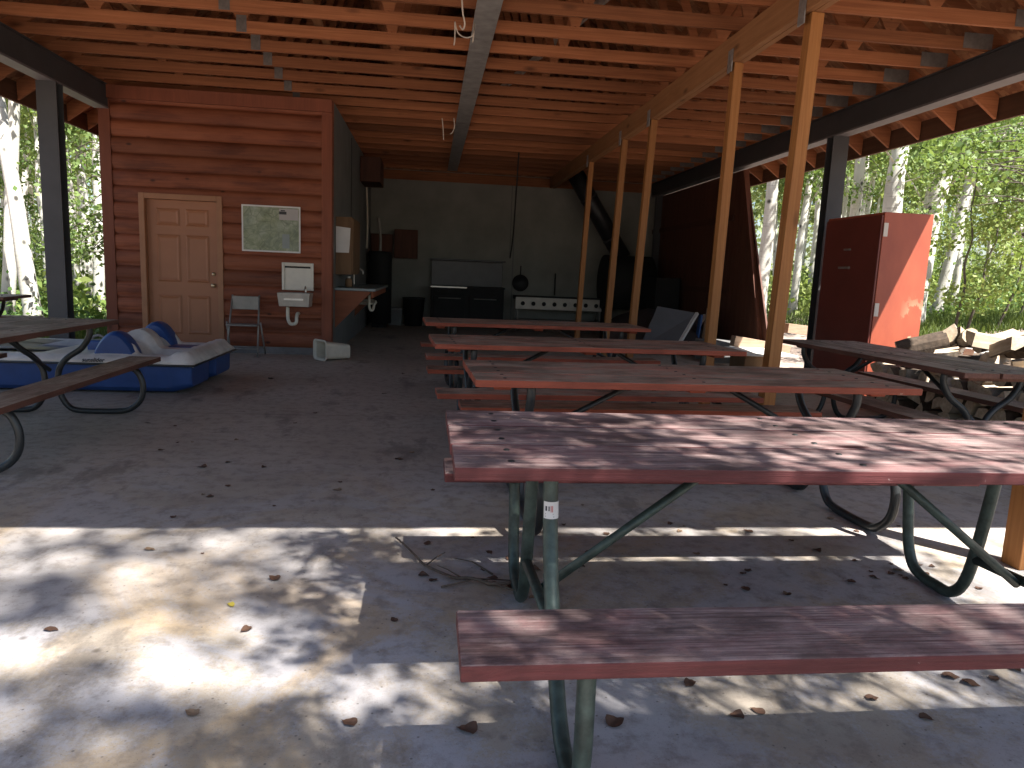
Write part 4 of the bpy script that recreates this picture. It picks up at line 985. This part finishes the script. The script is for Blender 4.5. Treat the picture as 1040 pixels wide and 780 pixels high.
# broad leafy boughs hanging into view from a tree standing just outside the right edge
def bough_tree(u,Y,label,spots_,seed,size,per,sp,h):
    rs=np.random.default_rng(seed); p0=aty(u,300,Y); o=thing('aspen_tree',label,'tree',(p0.x,p0.y,gz(p0.x,p0.y))); pts=[]; mb=MB(); tb_=MB()
    mb.tube([(0,0,-.3),(.05,.02,h*.4),(-.05,.05,h*.75),(0,0,h)],[.17,.14,.11,.03],12)
    for (a,b,dy) in spots_:
        c=np.array(aty(a,b,Y+dy)); q=Vector(c)-o.location; pts.append(c+rs.normal(size=(per,3))*np.array([sp,sp,sp*.55]))
        st_=Vector((0,0,max(1.2,min(h-.5,q.z+rs.uniform(-.6,.5))))); tb_.tube([st_,st_.lerp(q,.5)+Vector((0,0,.18)),q],[.022,.012,.004],5)
        for k in range(3):
            e=q+Vector(rs.normal(size=3)*sp); tb_.tube([q,e],[.004,.002],4)
    link('trunk',mb.mesh('trunk'),M['aspen'],o); link('boughs',tb_.mesh('boughs'),M['stem'],o); link('crown',leaf_mesh_np('crown',leaves(np.concatenate(pts)-np.array(o.location),size,rs),M['leaf']),None,o)
br_=random.Random(4)
sp_=[(br_.uniform(935,1075),118+abs(br_.gauss(0,1))*48+br_.uniform(0,25),br_.uniform(-1.2,1.4)) for _ in range(44)]
bough_tree(1085,12.5,'aspen at the right picture edge with leafy boughs hanging over the woodpile',[q for q in sp_ if q[1]<250],5,.056,62,.22,9)
sp_=[(br_.uniform(842,905),br_.uniform(148,205),br_.uniform(-1.,1.4)) for _ in range(15)]
bough_tree(858,20,'leafy aspen behind the right steel post with low boughs',sp_,6,.06,56,.30,10)
sp_=[(br_.uniform(60,118),br_.uniform(120,270),br_.uniform(-1.,1.4)) for _ in range(20)]
bough_tree(128,14,'leafy aspen behind the store room corner with boughs in the left opening',sp_,8,.055,60,.25,9)
# leaning dead trunk
la=aty(985,180,17); lb=aty(1065,262,17)
ld=la+(la-lb)*.3; le=lb+(lb-la)*1.0; 
tag(MB().tube([ld,la,lb,le],[.06,.08,.11,.13],9).build('dead_tree',M['aspen']),'bare trunk leaning diagonally across the woods at the right edge','tree')
for u,lab,ln in ((985,'thin dark sapling right of the red cabinet',.12),(1012,'thin dark sapling below the leaning trunk',.05),(1034,'thin dark sapling at the right picture edge',.04),(975,'thin forked sapling nearest the red cabinet',-.02)):
    p=aty(u,300,14+ (u%5)); tree('aspen_sapling',p.x,p.y,lab,None,1,(ln,0),1,SAP and (u%5))
# the wood all round, in view first
ang_sets=[]
cnt=0
def wedge(u0,u1,y0,y1,n,kind,label,group,smin,smax):
    global cnt
    for i in range(n):
        u=random.uniform(u0,u1); Y=y0+(y1-y0)*random.random()**.8; p=aty(u,290,Y)
        tree(kind,p.x,p.y,label,group,random.uniform(smin,smax),(random.gauss(0,.04),random.gauss(0,.04)),random.uniform(.55,.95))
wedge(765,1130,22,60,44,'aspen_tree','pale aspen standing among the others in the wood right of the shelter','aspens in the right wood',.85,1.2)
wedge(-90,125,17,55,30,'aspen_tree','pale aspen standing among the others in the wood left of the shelter','aspens in the left wood',.85,1.2)
wedge(770,1120,24,38,7,'aspen_sapling','leafy young aspen in the undergrowth right of the shelter','young aspens on the right',.7,1.15)
wedge(-90,125,13.5,28,13,'aspen_sapling','leafy young aspen in the undergrowth left of the shelter','young aspens on the left',.7,1.15)

for i,(x,y) in enumerate(((15.5,7.5),(18.5,11),(13.5,4.5),(21,8),(17,14.5))):
    tree('aspen_tree',x,y,('aspen outside the right edge shading the dirt clearing','aspens shading the clearing')[0],'aspens shading the clearing',1.0,(random.gauss(0,.03),random.gauss(0,.03)),1,i)
# undergrowth, grass and far wood: uncountable
def blob_field(n,u0,u1,y0,y1,hmin,hmax,per,spread):
    out=[]
    for i in range(n):
        u=random.uniform(u0,u1); Y=y0+(y1-y0)*random.random(); p=aty(u,290,Y); z=gz(p.x,p.y); h=random.uniform(hmin,hmax)
        c=np.array([p.x,p.y,z]); q=RNG.normal(size=(per,3))*np.array([spread,spread,.4])
        q[:,2]=np.abs(q[:,2])*h*1.1; out.append(c+q)
    return np.concatenate(out)
ug=np.concatenate([blob_field(360,770,1130,23,46,.5,1.7,50,.55),blob_field(210,-100,125,16,42,.4,1.3,46,.5)])
o=link('undergrowth',leaf_mesh_np('undergrowth',leaves(ug,.13,RNG),M['leaf_y']),None); tag(o,'low leafy undergrowth covering the forest floor','undergrowth',None,'stuff')
ug=np.concatenate([blob_field(150,860,1130,19,25,.25,.7,50,.45),blob_field(90,-100,110,13,18,.3,.8,50,.45)])
o=link('shrub_cover',leaf_mesh_np('shrub_cover',leaves(ug,.06,RNG),M['leaf_d']),None); tag(o,'dark green ground shrubs at the edge of the wood','shrubs',None,'stuff')
# grass blades
gv=[]
for (u0,u1,y0,y1,n) in ((860,1130,15.5,22,16000),(765,860,19,26,3000),(-80,120,12.5,18,5000)):
    us=RNG.uniform(u0,u1,n); Ys=RNG.uniform(y0,y1,n)
    for u,Y in zip(us,Ys):
        p=aty(u,290,Y); z=gz(p.x,p.y); h=RNG.uniform(.08,.28); a=RNG.random()*6.28; dx,dy=.012*math.cos(a),.012*math.sin(a); lx,ly=RNG.normal(size=2)*.07
        gv+=[(p.x-dx,p.y-dy,z),(p.x+dx,p.y+dy,z),(p.x+lx+dx*.4,p.y+ly+dy*.4,z+h),(p.x+lx-dx*.4,p.y+ly-dy*.4,z+h)]
o=link('grass',leaf_mesh_np('grass',np.array(gv),M['grass']),None); tag(o,'short grass at the edge of the dirt clearing','grass',None,'stuff')
# far wood as one mass: leaf clumps and stems, real depth
fp_=[]; fm=MB()
for (u0,u1,n) in ((740,1180,520),(-160,150,110)):
    for i in range(n):
        u=random.uniform(u0,u1); Y=random.uniform(48,85); p=aty(u,290,Y); z=gz(p.x,p.y)+random.random()**.7*22
        fp_.append(np.array([p.x,p.y,z])+RNG.normal(size=(60,3))*np.array([1.5,1.5,1.2]))
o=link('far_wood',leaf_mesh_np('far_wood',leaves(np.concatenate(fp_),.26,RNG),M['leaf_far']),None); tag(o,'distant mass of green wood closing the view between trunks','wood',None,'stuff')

# trees outside the picture whose foliage throws the dappled shade on floor and tables
S=Vector((.30/.74,-.345/.74,1)).normalized()
def shade_tree(base,label,clumps,seed,size=.10,per=46,spread=.34):
    rs=np.random.default_rng(seed); o=thing('aspen_tree',label,'tree',(base[0],base[1],gz(*base)))
    pts=[]; tops=[]
    for (fx,fy,t,sp,n_) in clumps:
        c=Vector((fx,fy,0))+S*t; c=np.array(c)
        pts.append(c+rs.normal(size=(n_,3))*np.array([sp,sp,sp*.7])); tops.append(c)
    P=np.concatenate(pts)-np.array(o.location)
    link('crown',leaf_mesh_np('crown',leaves(P,size,rs),M['leaf']),None,o)
    mb=MB(); B=Vector((0,0,-.2)); h=max(c[2] for c in tops)
    tcx=float(np.mean([c[0] for c in tops]))-o.location.x; tcy=float(np.mean([c[1] for c in tops]))-o.location.y; tcx+=1.2; tcy-=1.0
    path=smooth_path([(0,0,-.2),(tcx*.05,tcy*.05,3),(tcx*.4,tcy*.4,7),(tcx*.9,tcy*.9,h)],6)
    mb.tube(path,[.2*(1-.75*i/(len(path)-1)) for i in range(len(path))],10)
    for c in (tops[::9] if len(tops)>100 else tops[::2]):
        q=Vector(c)-Vector(o.location); p=min(path,key=lambda w:abs(w.z-(q.z-1.2)))
        mb.tube([p,p.lerp(q,.5)+Vector((0,0,.2)),q],[.03,.018,.005],5)
    link('trunk',mb.mesh('trunk'),M['aspen'],o); return o
shade_rng=random.Random(21)
WIN=[(atz(40,672),.5,.25),(atz(300,635),.22,.10),(atz(180,578),.35,.09),(atz(255,690),.16,.08),(atz(440,700),.4,.16),(atz(30,560),.4,.12),(atz(640,712),.3,.12),
     (atz(905,440,.76)+Vector((-.30,.345,0)),.45,.12),(atz(760,470,.76)+Vector((-.30,.345,0)),.25,.06),(atz(960,540),.6,.2),(atz(960,660),.4,.12)]
def open_spot(x,y,pad):
    return any(((x-c.x)/(a+pad))**2+((y-c.y)/(b+pad))**2<1 for c,a,b in WIN)
def clumps(n,t0,t1,smin,smax,per):
    out=[]
    while len(out)<n:
        x=shade_rng.uniform(-2.7,.1) if shade_rng.random()<.62 else shade_rng.uniform(.1,4.2); y=shade_rng.uniform(1.3,3.6); sp=shade_rng.uniform(smin,smax)
        if open_spot(x,y,sp*.35): continue
        out.append((x,y,shade_rng.uniform(t0,t1),sp,int(per*sp*sp/.04)))
    return out
shade_tree((8.0,-7.2),'tall aspen behind the viewer shading the concrete floor with its crown',clumps(98,17,23,.13,.30,30),1,.088)
def near_clumps():
    out=[]
    for (xa,xb,ya,yb,n,lo,hi) in ((-.5,.75,1.5,3.35,105,14,28),(.55,2.3,2.2,3.35,62,6,16),(.55,2.4,1.5,2.2,52,7,18),(2.3,3.3,1.5,3.5,14,6,14)):
        k=0
        while k<n:
            x=shade_rng.uniform(xa,xb); y=shade_rng.uniform(ya,yb)
            if open_spot(x,y,-.03): 
                if shade_rng.random()<.8: continue
            out.append((x,y,shade_rng.uniform(5.5,8.5),shade_rng.uniform(.06,.15),shade_rng.randint(lo,hi))); k+=1
    return out
shade_tree((5.2,-4.4),'aspen behind the viewer whose lower crown dapples the picnic table',near_clumps(),2,.05)
# ------------------------------------------------------------------ light
sun=bpy.data.lights.new('sun','SUN'); sun.energy=4.4; sun.angle=R(.53); sun.color=(1,.965,.91)
so=bpy.data.objects.new('sun',sun); COL.objects.link(so); so.rotation_euler=S.to_track_quat('Z','Y').to_euler(); so.location=S*40
W=bpy.data.worlds.new('World'); sc.world=W; W.use_nodes=True; nt=W.node_tree; nt.nodes.clear()
sky=nt.nodes.new('ShaderNodeTexSky'); sky.sky_type='NISHITA'; sky.sun_disc=False; sky.sun_elevation=math.asin(S.z); sky.sun_rotation=math.atan2(S.x,S.y)
bg=nt.nodes.new('ShaderNodeBackground'); bg.inputs[1].default_value=.048; wo=nt.nodes.new('ShaderNodeOutputWorld')
nt.links.new(sky.outputs[0],bg.inputs[0]); nt.links.new(bg.outputs[0],wo.inputs[0])
sc.view_settings.view_transform='Standard'; sc.view_settings.look='None'; sc.view_settings.exposure=2.0; sc.view_settings.gamma=1
sc.render.engine='CYCLES'
cy=sc.cycles; cy.max_bounces=10; cy.diffuse_bounces=8; cy.glossy_bounces=3; cy.transmission_bounces=4; cy.transparent_max_bounces=8
cy.use_denoising=True; cy.sample_clamp_indirect=6; cy.caustics_reflective=False; cy.caustics_refractive=False
